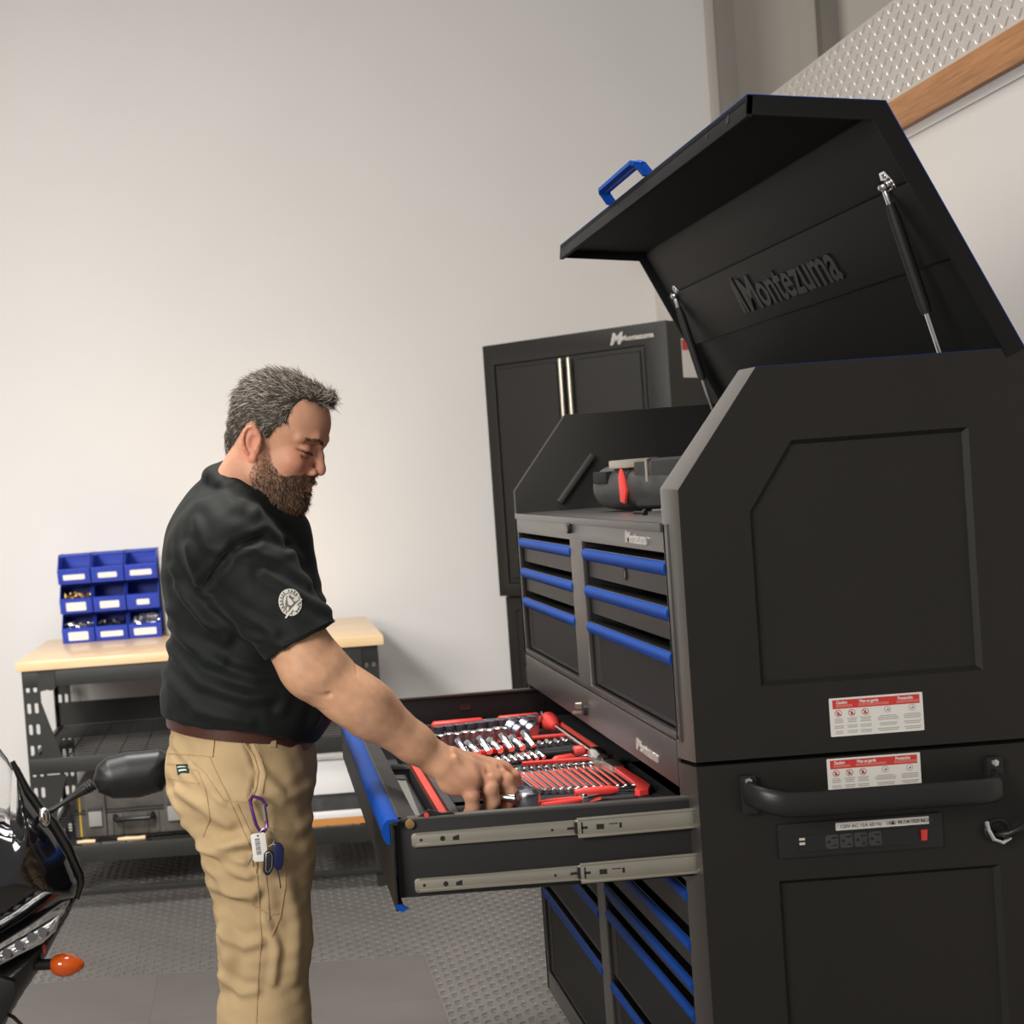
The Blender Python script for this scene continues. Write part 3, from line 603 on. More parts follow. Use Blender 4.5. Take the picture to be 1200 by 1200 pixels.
        mb = MB(); zm = (zc+zd)/2; mb.box(-.180, -.176, y2-.004, y2, zm-.009, zm+.009); mb.box(-.190, -.176, y2-.003, y2, zm-.0015, zm+.0015); mb.box(-.170, -.1675, y2-.0036, y2-.003, zm-.009, zm+.009); mb.box(-.170, -.160, y2-.0036, y2-.003, zm-.002, zm+.002); mb.box(-.146, -.134, y2-.0036, y2-.003, zm-.004, zm+.004); mb.box(-.110, -.106, y2-.0036, y2-.003, zm-.004, zm+.004); mb.box(-.126, -.112, y2-.0036, y2-.003, zm+.0025, zm+.004); mb.build('slide_latch', M['rubber'], s2)
    # catch at the drawer corner and lock plate on the far side wall
    mb = MB(); mb.prism([(-.452, zr-.003), (-.425, zr-.001), (-.405, zr+.010), (-.385, zr+.003), (-.37, zr+.004), (-.36, zr-.003)], yn+.002, yn+.008, FS); mb.build('drawer_catch', M['plastic'], d)
    mb = MB(); mb.cyl((-.41, yn+.003, zr+.002), (-.41, yn-.001, zr+.002), .004, 8); mb.build('catch_pin', M['redp'], d)
    p = at(546, 829, y=yf-.013); mb = MB(); mb.box(p.x-.014, p.x+.012, yf-.0135, yf-.0122, p.z-.006, p.z+.008); mb.build('clip', M['gun'], d)
    p = at(636, 822, y=yf-.013); mb = MB(); mb.cyl((p.x, yf-.0135, p.z), (p.x, yf-.012, p.z), .006, 10); mb.build('clip', M['gun'], d)
    return t
roller_cabinet()
cp = at(1168, 973, y=0)
mb = MB(); mb.tube([(cp.x-.004, .02, cp.z-.004), (cp.x-.002, -.006, cp.z-.006), (cp.x+.010, -.018, cp.z-.002), (cp.x+.028, -.022, cp.z+.006), (cp.x+.06, -.022, cp.z+.020), (cp.x+.10, -.02, cp.z+.02), (cp.x+.13, -.015, cp.z-.1), (cp.x+.14, -.02, .4), (cp.x+.16, -.03, .02), (cp.x+.3, -.05, .006)], .0058, 12)
tag(mb.build('mains_cable', M['plastic']), 'black power cord coming out of the round hole in the cabinet flank', 'cord')
mb = MB(); pth = [(cp.x-.016, -.003, cp.z+.014), (cp.x-.018, -.012, cp.z+.004), (cp.x-.013, -.016, cp.z-.010), (cp.x+.0, -.016, cp.z-.016), (cp.x+.014, -.012, cp.z-.010)]
mb.tube(pth, .0040, 10); tag(mb.build('cable_clamp', M['chrome']), 'small bent chrome cable clamp in the round hole of the cabinet flank', 'clamp')
# ================================================================ TOOLS IN THE DRAWER
ZT = .826
mb = MB(); mb.box(-.352, .16, .045, 1.372, .773, .808); o = mb.build('foam_tray', M['foam'], bevel=.002); tag(o, 'black and red foam tool tray lying in the open drawer', 'tool tray')
mb = MB(); mb.box(-.350, .158, .047, 1.37, .808, .8185); mb.build('red_foam_layer', M['red'], o)
FT = lambda u, v, w: (u, v, w)
def P(px, py, z=ZT): return at(px, py, z=z)
blk = [[(500, 866), (640, 856), (648, 864), (505, 876)], [(560, 893), (640, 884), (690, 894), (690, 902), (590, 902)], [(622, 918), (732, 930), (700, 934), (614, 940)]]
mb = MB()                                   # black top layer, cut away along the tool pockets so the red shows
def slab(x0, x1, y0, y1): mb.box(x0, x1, y0, y1, .8186, ZT)
slab(-.318, .045, 1.345, 1.369)
slab(-.318, -.0, 1.125, 1.300); slab(-.0, .040, 1.125, 1.235)
slab(-.318, .016, .900, 1.010); slab(-.30, .02, 1.035, 1.10)
slab(-.318, .01, .780, .835)
slab(-.318, .03, .72, .765); slab(.05, .158, .05, 1.36); slab(.072, .15, .05, .7)
slab(-.318, -.16, .36, .70); slab(-.318, .0, .405, .44); slab(.008, .03, .36, .60); slab(-.318, .05, .05, .33)
mb.box(-.158, .066, .375, .705, .8187, ZT-.0004); mb.build('black_foam_layer', M['foam'], o, bevel=.0012)
mb = MB(); mb.box(-.336, -.320, .047, 1.37, .8186, .829); mb.build('tray_edge', M['gplastic'], o, bevel=.001)
def wrench(a, b, wd, name='combination_wrench', label='', group=None, m='chrome'):
    a = Vector(a); b = Vector(b); d = (b-a); L = d.length; d.normalize(); n = Vector((-d.y, d.x, 0)); z = a.z; t = thing(name, label, 'wrench', a, group)
    F = lambda u, v, w: tuple(a+d*u+n*v+Vector((0, 0, w)))
    mb = MB(); mb.prism([(wd*.9, -wd*.32), (L-wd*.9, -wd*.26), (L-wd*.9, wd*.26), (wd*.9, wd*.32)], .001, .006, F); mb.build('shank', M[m], t, bevel=.001)
    r = wd*.95; pts = []                         # open end with a jaw slot
    for i in range(13):
        an = math.radians(40+i*(280/12)); pts.append((wd*.55-r*math.cos(an), r*math.sin(an)))
    pts += [(wd*.35, -r*.38), (wd*.35, r*.38)]
    mb = MB(); mb.prism(pts, 0, .008, F); mb.build('open_jaw', M[m], t, bevel=.0008)
    n_ = 16; R = wd*.75; hole = [(L-R+R*.55*math.cos(2*PI*i/6), R*.55*math.sin(2*PI*i/6)) for i in range(6)]
    mb = MB(); mb.prism([(L-R+R*math.cos(2*PI*i/n_), R*math.sin(2*PI*i/n_)) for i in range(n_)], 0, .009, F, holes=[hole]); mb.build('ring_end', M[m], t, bevel=.0008)
    return t
# thirteen combination wrenches fanned diagonally across the tray
NW = 13
ords = ['nearest to the sockets and the hand', 'second', 'third', 'fourth', 'fifth', 'sixth', 'seventh', 'eighth', 'ninth', 'tenth', 'eleventh', 'twelfth', 'last']
for k in range(NW):
    f = k/(NW-1); a = P(598+f*104, 904-f*10, ZT+.001); b = P(632+f*112, 931-f*4, ZT+.001)
    lab = 'chrome combination wrench in the diagonal row, %s' % ('leftmost, beside the hand' if k == 0 else 'rightmost, beside the adjustable wrench' if k == NW-1 else ords[k]+' from the hand')
    wrench(a, b, .0115+.0045*f, label=lab, group='combination wrenches in the tray')
for k in range(NW):                          # raised red foam waves between the wrenches
    f = (k+.5)/(NW-1)
    if k == NW-1: continue
    a = P(603+f*104, 908-f*10, ZT); b = P(634+f*112, 930-f*4, ZT); d = (b-a).normalized(); n = Vector((-d.y, d.x, 0)); L = (b-a).length
    mb = MB(); pts = []; c = 10
    for i in range(c+1): pts.append((L*i/c, -.0042-.0042*(i % 2)))
    for i in range(c, -1, -1): pts.append((L*i/c, .0042+.0042*((i+1) % 2)))
    mb.prism(pts, -.004, .0035, lambda u, v, w: tuple(a+d*u+n*v+Vector((0, 0, w)))); mb.build('red_foam_wave', M['red'], o, bevel=.001)
def socket(c, r, h, m='chrome', lie=None, label='', group=None):
    c = Vector(c); t = thing('socket', label, 'socket', c, group)
    ax = Vector((0, 0, 1)) if lie is None else Vector(lie).normalized()
    if lie is not None: c = c+Vector((0, 0, r))
    mb = MB(); mb.tube([c, c+ax*h*.04, c+ax*h*.42, c+ax*h*.47, c+ax*h*.97, c+ax*h], [r*.80, r*.86, r*.86, r, r, r*.92], 16, cap=False); 
    mb.tube([c+ax*h, c+ax*h*.7], [r*.72, r*.66], 6, cap=True); mb.tube([c+ax*h, c+ax*h*.999], [r*.92, r*.72], 16, cap=False); mb.tube([c+ax*.0001, c+ax*h*.3], [r*.80, r*.4], 16, cap=True)
    mb.build('socket_body', M[m], t, smooth=40)
    return t
sk = 'sockets in the tray'; ORD = ['first', 'second', 'third', 'fourth', 'fifth', 'sixth', 'seventh', 'eighth', 'ninth', 'tenth', 'eleventh', 'twelfth', 'thirteenth']
for k in range(13):
    c = P(509+k*9.5, 877-k*.95+(k % 2)*1.0); socket(c, .0105+.0003*k, .030+.0004*k, 'chrome', label='chrome %s in the long back row, %s' % ('socket', ['farthest left'] [0] if k == 0 else ORD[k]+' from the arm'), group=sk)
for k in range(10):
    c = P(515+k*12.5, 862-k*1.0); socket(c, .0125+.0005*k, .022+.001*k, 'dchrome', label='dark blue-grey socket in the row behind the chrome ones, %s' % ('at the arm end' if k == 0 else ORD[k]+' from the arm end'), group=sk)
for k in range(2):
    c = P(612+k*15, 870-k*1.5); socket(c, .021, .036, 'dchrome', lie=(-.6, .75, .3), label='big dark grey impact socket lying on its side, %s of the pair' % ('left' if k == 0 else 'right'), group=sk)
for k in range(7):
    c = P(548+k*13, 890-k*1.7); socket(c, .009, .052, 'chrome', lie=(-.35, 1, .35) if k % 2 else (-.3, 1, .55), label='slim deep chrome socket leaning in the middle row, %s' % ('next to the wrist' if k == 0 else ORD[k]+' from the wrist'), group=sk)
for k in range(9):
    c = P(574+k*8.0, 901-k*1.2); socket(c, .0062, .026, 'chrome', lie=(-.5, 1, .4), label='small chrome socket in the short row above the wrenches, %s' % ('next to the hand' if k == 0 else ORD[k]+' from the hand'), group=sk)
for k in range(5):
    c = P(637+k*9.5, 877-k*1.3); socket(c, .0065, .018+.003*(k % 2), 'chrome', lie=(-.4, 1, .2), label='small chrome adapter lying right of the deep sockets, %s' % ('leftmost' if k == 0 else ORD[k]+' from the left'), group=sk)
# long red-gripped bar on the far edge, torque wrench on the right edge
def rod_tool(name, label, cat, segs, joint=None):
    t = thing(name, label, cat, segs[0][1][0])
    for nm, pts, r, m in segs:
        mb = MB(); mb.tube(pts, r, 12); mb.build(nm, M[m], t, smooth=50)
    return t
z = ZT+.010
a, b = P(506, 851, z), P(643, 839, z); d = b-a
rod_tool('breaker_bar', 'long breaker bar with red grips along the far edge of the tray', 'breaker bar', [('grip', [a, a+d*.02, a+d*.42, a+d*.44], [.006, .011, .011, .006], 'redp'), ('shaft', [a+d*.42, a+d*.58], .006, 'chrome'), ('grip', [a+d*.56, a+d*.58, a+d*.90, a+d*.92], [.006, .011, .011, .006], 'redp'), ('drive_head', [a+d*.92, a+d*.94, a+d*1.0], [.007, .014, .013], 'chrome')])
a, b = P(642, 845, z), P(703, 888, z); d = b-a
rod_tool('ratchet_handle', 'long chrome ratchet with red knob along the right edge of the tray', 'ratchet', [('red_knob', [a-d*.03, a+d*.02, a+d*.12, a+d*.18], [.010, .024, .020, .009], 'redp'), ('shaft', [a+d*.15, a+d*.92], .0065, 'chrome'), ('ratchet_head', [a+d*.88, a+d*.93, a+d*1.0, a+d*1.04], [.010, .018, .018, .012], 'chrome')])
n = Vector((d.y, -d.x, 0)).normalized(); n = -n if n.x < 0 else n
mb = MB(); mb.tube([a+n*.018+d*.05, a+n*.020+d*.95], .006, 8); mb.build('red_foam_rib', M['red'], o)
z = ZT+.008; a, b = P(603, 888, z), P(686, 880, z); d = b-a
rod_tool('ratchet_handle', 'red and black handled ratchet lying across the middle of the tray', 'ratchet', [('grip', [a, a+d*.03, a+d*.22, a+d*.25], [.005, .009, .009, .006], 'redp'), ('black_grip', [a+d*.25, a+d*.82], .0085, 'plastic'), ('red_end', [a+d*.82, a+d*.85, a+d*.97, a+d*1.0], [.008, .013, .013, .006], 'redp')])
a, b = P(598, 868, z), P(664, 862, z); rod_tool('extension_bar', 'thin red-sleeved extension bar between the two socket rows', 'extension bar', [('sleeve', [a, b], .006, 'redp'), ('drive_end', [b, b+(b-a)*.03], .005, 'chrome')])
a, b = P(546, 886, z), P(590, 877, z); rod_tool('extension_bar', 'short red-sleeved extension bar beside the wrist', 'extension bar', [('sleeve', [a, b], .0065, 'redp'), ('drive_end', [b, b+(b-a)*.05], .005, 'chrome')])
a, b = P(648, 892, z), P(685, 886, z); rod_tool('screwdriver_handle', 'short red bit driver right of the small sockets', 'screwdriver', [('handle', [a, a+(b-a)*.1, a+(b-a)*.6, a+(b-a)*.65], [.006, .010, .010, .006], 'redp'), ('shank', [a+(b-a)*.6, b+(b-a)*.3], .0035, 'chrome')])
a, b = P(612, 895, z), P(696, 889, z); rod_tool('extension_bar', 'long thin red-sleeved bar just above the wrench row', 'extension bar', [('sleeve', [a, b], .0045, 'redp'), ('drive_end', [b, b+(b-a)*.03], .004, 'chrome')])
# adjustable wrench with red handle in the near right corner
a, b = P(710, 893, ZT+.004), P(762, 929, ZT+.004); d = (b-a); L = d.length; d.normalize(); n = Vector((-d.y, d.x, 0))
t = thing('adjustable_wrench', 'adjustable wrench with curved red grip in the right corner of the tray', 'wrench', a)
F = lambda u, v, w: tuple(a+d*u+n*v+Vector((0, 0, w)))
mb = MB(); mb.prism([(.015, -.03), (.03, -.016), (.07, -.012), (.10, -.012), (.10, .012), (.05, .014), (.02, .03), (-.012, .036), (-.02, .024), (.004, .010), (.004, -.006), (-.022, -.020), (-.014, -.034)], 0, .010, F); mb.build('jaw', M['steel'], t, bevel=.0015)
mb = MB(); mb.cyl(F(.022, -.012, .006), F(.022, .010, .006), .007, 14); mb.build('adjusting_screw', M['chrome'], t)
mb = MB(); mb.prism([(.075, -.008), (.16, -.009), (L-.07, -.011), (L-.03, -.016), (L, -.028), (L+.010, -.022), (L+.004, -.004), (L-.03, .010), (L-.08, .011), (.16, .009), (.075, .008)], -.003, .008, F); mb.build('red_grip', M['redp'], t, bevel=.004, seg=3)
# long red handled pliers along the near edge
a, b = P(630, 943, ZT+.008), P(700, 934, ZT+.008); d = b-a; L = d.length; d.normalize(); n = Vector((-d.y, d.x, 0))
t = thing('slip_joint_pliers', 'pliers with two long red handles along the near edge of the tray', 'pliers', a)
F2 = lambda u, v, w: tuple(a+d*u+n*v+Vector((0, 0, w)))
for s_ in (-1, 1):
    mb = MB(); mb.tube([F2(0, s_*.008, 0), F2(L*.3, s_*.012, 0), F2(L*.6, s_*.010, 0), F2(L*.75, s_*.003, 0)], [.0045, .0055, .0048, .004], 10); mb.build('handle', M['redp'], t)
mb = MB(); mb.prism([(L*.72, -.010), (L*.8, -.013), (L*1.05, -.003), (L*1.05, .003), (L*.8, .013), (L*.72, .010)], -.005, .005, F2); mb.cyl(F2(L*.78, 0, -.004), F2(L*.78, 0, .009), .006, 12); mb.build('jaw', M['chrome'], t, bevel=.001)
a = P(702, 927, ZT+.008); b = P(716, 934, ZT+.008)
t = thing('file_handle', 'short red tool handle at the near edge right of the pliers', 'handle', a)
mb = MB(); d = Vector((1, .05, 0)); mb.tube([a-d*.045, a-d*.03, a+d*.02, a+d*.035], [.006, .009, .009, .005], 12); mb.build('grip', M['redp'], t)
mb = MB(); mb.tube([a+d*.035, a+d*.07], .004, 8); mb.build('tang', M['chrome'], t)
# the big chrome socket wrench held by the hand
hs = P(617, 936, ZT+.02)
t = thing('socket_wrench', 'big round-headed chrome socket wrench held in the hand', 'socket wrench', hs)
mb = MB(); mb.tube([hs+Vector((-.004, .004, -.016)), hs+Vector((0, 0, -.012)), hs+Vector((.002, -.002, .008)), hs+Vector((.004, -.004, .016)), hs+Vector((.004, -.004, .018))], [.018, .023, .024, .021, .012], 24); mb.build('socket_head', M['chrome'], t)
mb = MB(); mb.tube([hs+Vector((-.015, .005, .0)), hs+Vector((-.05, .02, .004)), hs+Vector((-.10, .035, .008))], [.009, .007, .007], 12); mb.build('handle', M['chrome'], t)
mb = MB(); mb.tube([P(576, 900, ZT+.012), P(616, 937, ZT+.018)], [.0045, .0055], 10); o2 = mb.build('long_socket_bar', M['chrome']); tag(o2, 'long thin chrome bar leaning from the small sockets to the big socket head', 'bar')
# front compartment: sheets, black pen and marker
p = [P(430, 900, .778), P(520, 905, .778)]
mb = MB(); mb.box(-.455, -.357, .10, 1.2, .7735, .7765); tag(mb.build('grey_liner', M['gplastic']), 'grey liner sheet in the front compartment of the open drawer', 'liner')
mb = MB(); mb.prism([(-.448, .50), (-.372, .46), (-.360, .95), (-.446, 1.0)], .777, .779, FT); tag(mb.build('paper_sheet', mat('grey_paper', (.22, .21, .20), .7)), 'grey paper sheet under the black tool in the drawer front', 'paper')
a = P(462, 902, .80); mb = MB(); mb.tube([a+Vector((-.03, .03, -.01)), a+Vector((.0, .0, 0)), a+Vector((.055, -.035, .004)), a+Vector((.075, -.05, -.002))], [.006, .012, .011, .006], 10); tag(mb.build('black_marker', M['plastic']), 'black marker lying in the front compartment of the open drawer', 'marker')
mb = MB(); mb.box(-.440, -.385, .15, .31, .7770, .792); tag(mb.build('black_box', M['plastic'], bevel=.003), 'small black box in the near front corner of the open drawer', 'box')
# ================================================================ SDF FIELD + SURFACE NETS (bodies, cloth, fairings)
class Field:
    def __init__(s, lo, hi, h):
        s.h = h; s.lo = np.array(lo, np.float32); s.n = (np.ceil((np.array(hi)-np.array(lo))/h)).astype(int)+1
        s.ax = [s.lo[i]+h*np.arange(s.n[i], dtype=np.float32) for i in range(3)]; s.v = np.full(tuple(s.n), 1., np.float32)
    def sub(s, lo, hi, m):
        sl = []
        for i in range(3):
            a = int(max(0, math.floor((lo[i]-m-s.lo[i])/s.h))); b = int(min(s.n[i], math.ceil((hi[i]+m-s.lo[i])/s.h)+1))
            if b <= a: return None, None
            sl.append(slice(a, b))
        sl = tuple(sl); return sl, (s.ax[0][sl[0]][:, None, None], s.ax[1][sl[1]][None, :, None], s.ax[2][sl[2]][None, None, :])
    def comb(s, sl, d, k, op):
        a = s.v[sl]
        if op == 'u':
            if k > 0: hh = np.clip(.5+.5*(a-d)/k, 0, 1); s.v[sl] = a*(1-hh)+d*hh-k*hh*(1-hh)
            else: s.v[sl] = np.minimum(a, d)
        elif op == 's':
            if k > 0: hh = np.clip(.5-.5*(a+d)/k, 0, 1); s.v[sl] = a*(1-hh)-d*hh+k*hh*(1-hh)
            else: s.v[sl] = np.maximum(a, -d)
    def cone(s, a, b, r0_, r1_, k=.01, op='u'):
        a = np.array(a, float); b = np.array(b, float); m = max(r0_, r1_)+k+3*s.h
        sl, X = s.sub(np.minimum(a, b), np.maximum(a, b), m)
        if sl is None: return s
        ab = b-a; L2 = ab@ab+1e-12; p = [X[i]-a[i] for i in range(3)]
        t = np.clip((p[0]*ab[0]+p[1]*ab[1]+p[2]*ab[2])/L2, 0, 1)
        d = np.sqrt((p[0]-t*ab[0])**2+(p[1]-t*ab[1])**2+(p[2]-t*ab[2])**2)-(r0_+(r1_-r0_)*t)
        s.comb(sl, d.astype(np.float32), k, op); return s
    def ell(s, c, r, k=.01, op='u', R=None):
        c = np.array(c, float); r = np.array(r, float); m = max(r)+k+3*s.h
        sl, X = s.sub(c, c, m)
        if sl is None: return s
        p = [X[i]-c[i] for i in range(3)]
        if R is not None: R = np.array(R).T; p = [p[0]*R[i][0]+p[1]*R[i][1]+p[2]*R[i][2] for i in range(3)]
        k0 = np.sqrt((p[0]/r[0])**2+(p[1]/r[1])**2+(p[2]/r[2])**2); k1 = np.sqrt((p[0]/r[0]**2)**2+(p[1]/r[1]**2)**2+(p[2]/r[2]**2)**2)+1e-9
        s.comb(sl, (k0*(k0-1)/k1).astype(np.float32), k, op); return s
    def chain(s, pts, rs, k=.01, op='u'):
        for i in range(len(pts)-1): s.cone(pts[i], pts[i+1], rs[i], rs[i+1], k, op)
        return s
    def ring(s, c, rx, ry, n, r, k, tilt=None, op='u'):
        pts = [np.array(c)+(np.array(tilt[0])*rx*math.cos(2*PI*i/n)+np.array(tilt[1])*ry*math.sin(2*PI*i/n)) for i in range(n+1)]
        return s.chain(pts, [r]*(n+1), k, op)
    def nets(s):
        v = s.v; v[0] = v[-1] = 1; v[:, 0] = v[:, -1] = 1; v[:, :, 0] = v[:, :, -1] = 1
        ins = v < 0; n = s.n; c = np.zeros(tuple(n-1), np.uint8)
        for a in (0, 1):
            for b in (0, 1):
                for d in (0, 1): c += ins[a:n[0]-1+a, b:n[1]-1+b, d:n[2]-1+d]
        act = (c > 0) & (c < 8); idx = np.argwhere(act); ids = np.full(act.shape, -1, np.int64); ids[act] = np.arange(len(idx))
        P_ = np.zeros((len(idx), 3)); W_ = np.zeros(len(idx))
        I, J, K = idx.T
        for ax in range(3):
            o = [i for i in range(3) if i != ax]
            for p in (0, 1):
                for q in (0, 1):
                    A = [0, 0, 0]; A[o[0]] = p; A[o[1]] = q; B = list(A); B[ax] = 1
                    va = v[I+A[0], J+A[1], K+A[2]].astype(float); vb = v[I+B[0], J+B[1], K+B[2]].astype(float); m = (va < 0) != (vb < 0)
                    t = np.where(m, va/(va-vb+1e-20), 0); pt = np.tile(np.array(A, float), (len(idx), 1)); pt[:, ax] = t
                    P_[m] += pt[m]; W_[m] += 1
        V = s.lo+s.h*(idx+P_/W_[:, None]); F_ = []
        for ax in range(3):
            o = [(ax+1) % 3, (ax+2) % 3]
            sa = [slice(1, n[i]-1) for i in range(3)]; sa[ax] = slice(0, n[ax]-1); sb = list(sa); sb[ax] = slice(1, n[ax])
            a = ins[tuple(sa)]; b = ins[tuple(sb)]; e = np.argwhere(a != b); e = e+np.array([1 if i != ax else 0 for i in range(3)])
            fl_ = ins[e[:, 0], e[:, 1], e[:, 2]]
            def cell(d0, d1): q = e.copy(); q[:, o[0]] -= d0; q[:, o[1]] -= d1; return ids[q[:, 0], q[:, 1], q[:, 2]]
            Q = np.stack([cell(1, 1), cell(0, 1), cell(0, 0), cell(1, 0)], 1); Q[~fl_] = Q[~fl_][:, ::-1]; F_.append(Q)
        return V, np.concatenate(F_)
def np_mesh(name, V, F_, m, parent=None, cols=None, mi=None):
    me = bpy.data.meshes.new(name); k = F_.shape[1]; me.vertices.add(len(V)); me.vertices.foreach_set('co', V.astype(np.float32).ravel())
    me.loops.add(F_.size); me.loops.foreach_set('vertex_index', F_.astype(np.int32).ravel()); me.polygons.add(len(F_))
    me.polygons.foreach_set('loop_start', np.arange(0, F_.size, k, dtype=np.int32)); me.polygons.foreach_set('loop_total', np.full(len(F_), k, np.int32))
    me.update(calc_edges=True); me.validate(); me.shade_smooth()
    for x in (m if isinstance(m, (list, tuple)) else [m]): me.materials.append(x)
    if mi is not None: me.polygons.foreach_set('material_index', mi)
    if cols is not None:
        ca = me.color_attributes.new('Col', 'FLOAT_COLOR', 'POINT'); ca.data.foreach_set('color', np.concatenate([cols, np.ones((len(cols), 1))], 1).astype(np.float32).ravel())
    return link(name, me, parent)
def snoise(Pn, sc, seed=0):
    """cheap smooth noise from sines, about -1..1"""
    r = np.random.default_rng(seed); out = 0
    for k in range(6):
        d = r.normal(size=3); d /= np.linalg.norm(d); out = out+np.sin(Pn@(d*sc*r.uniform(.6, 1.6))+r.uniform(0, 6.28))
    return out/3.2

# ================================================================ WORK BENCH with steel frame, by the wall
def bench():
    t = thing('work_bench', 'maple-topped workbench on a punched black steel frame by the wall', 'workbench', (-.87, 3.4, 0))
    xl, xr, y0, y1, zt = -1.523, -.222, 3.0, 3.86, .892
    mb = MB(); mb.box(xl, xr, y0, y1, zt-.033, zt); mb.build('tabletop', M['maple'], t, bevel=.003)
    def leg(x, y, sx, sy):
        """angle post: slotted plate facing the front plus a slotted flange"""
        mb = MB(); wd = .062; hs = []
        z = .80
        while z > .06:
            for cx in (.018, .044): hs.append(rrect(cx-.0065, cx+.0065, z-.018, z+.018, .005, 2))
            z -= .075
        F = lambda u, v, w: (x+sx*u, y+sy*w, v)
        mb.prism([(0, 0), (wd, 0), (wd, zt-.034), (0, zt-.034)], 0, .003, F, holes=hs)
        F2 = lambda u, v, w: (x+sx*w, y+sy*u, v)
        hs2 = []; z = .80
        while z > .06: hs2.append(rrect(.020, .034, z-.018, z+.018, .005, 2)); z -= .075
        mb.prism([(.0031, 0), (.055, 0), (.055, zt-.034), (.0031, zt-.034)], 0, .003, F2, holes=hs2)
        return mb.build('leg', M['bench'], t, smooth=0)
    for x, sx in ((xl+.018, 1), (xr-.022, -1)):
        for y, sy in ((y0+.015, 1), (y1-.02, -1)): leg(x, y, sx, sy)
    for y in (y0+.012, y1-.02):
        mb = MB(); mb.box(xl+.02, xr-.024, y, y+.022, zt-.094, zt-.034); mb.build('top_beam', M['bench'], t, bevel=.002)
        for x, sx in ((xl+.075, 1), (xr-.08, -1)):
            mb = MB(); mb.prism([(0, zt-.034), (sx*.06, zt-.034), (sx*.06, zt-.10), (sx*.045, zt-.108), (sx*.03, zt-.104), (0, zt-.11)], -.004, .0, lambda u, v, w: (x+u, y+w, v)); mb.build('corner_plate', M['bench'], t)
    for x in (xl+.02, xr-.042):
        mb = MB(); mb.box(x, x+.022, y0+.07, y1-.07, zt-.09, zt-.034); mb.build('side_beam', M['bench'], t, bevel=.002)
    # gusset plates that widen each front post towards the middle shelf
    for x, sx in ((xl+.080, 1), (xr-.084, -1)):
        mb = MB(); hs = [[(sx*.006, .64), (sx*.017, .64), (sx*.014, .60), (sx*.008, .60)]]
        mb.prism([(0, .745), (0, .505), (sx*.072, .505)], 0, .003, lambda u, v, w: (x+u, y0+.014+w, v)); mb.build('gusset', M['bench'], t)
        mb = MB(); mb.prism([(0, .485), (sx*.07, .485), (0, .26)], 0, .003, lambda u, v, w: (x+u, y0+.014+w, v)); mb.build('gusset', M['bench'], t)
    for zz, hgt in ((.545, .055), (.225, .060), (.07, .02)):
        for y in (y0+.008, y1-.026):
            mb = MB(); mb.box(xl+.022, xr-.026, y, y+.018, zz-hgt, zz); mb.build('shelf_beam', M['bench'], t, bevel=.002)
        if zz < .1: continue
        for x in (xl+.022, xr-.044):
            mb = MB(); mb.box(x, x+.018, y0+.03, y1-.03, zz-hgt, zz); mb.build('shelf_beam', M['bench'], t, bevel=.002)
        mb = MB()
        for i in range(14): x = xl+.06+i*(xr-xl-.12)/13; mb.tube([(x, y0+.02, zz-.012), (x, y1-.02, zz-.012)], .003, 5)
        for i in range(16): y = y0+.04+i*(y1-y0-.08)/15; mb.tube([(xl+.03, y, zz-.007), (xr-.03, y, zz-.007)], .0025, 5)
        tag(mb.build('wire_deck', M['wire'], t), kind='stuff')
    for zz in (.545,):
        mb = MB(); mb.box(xl+.03, xr-.03, y1-.03, y1-.02, zz, zz+.09); mb.build('shelf_backstop', M['bench'], t)
    return t
bench()
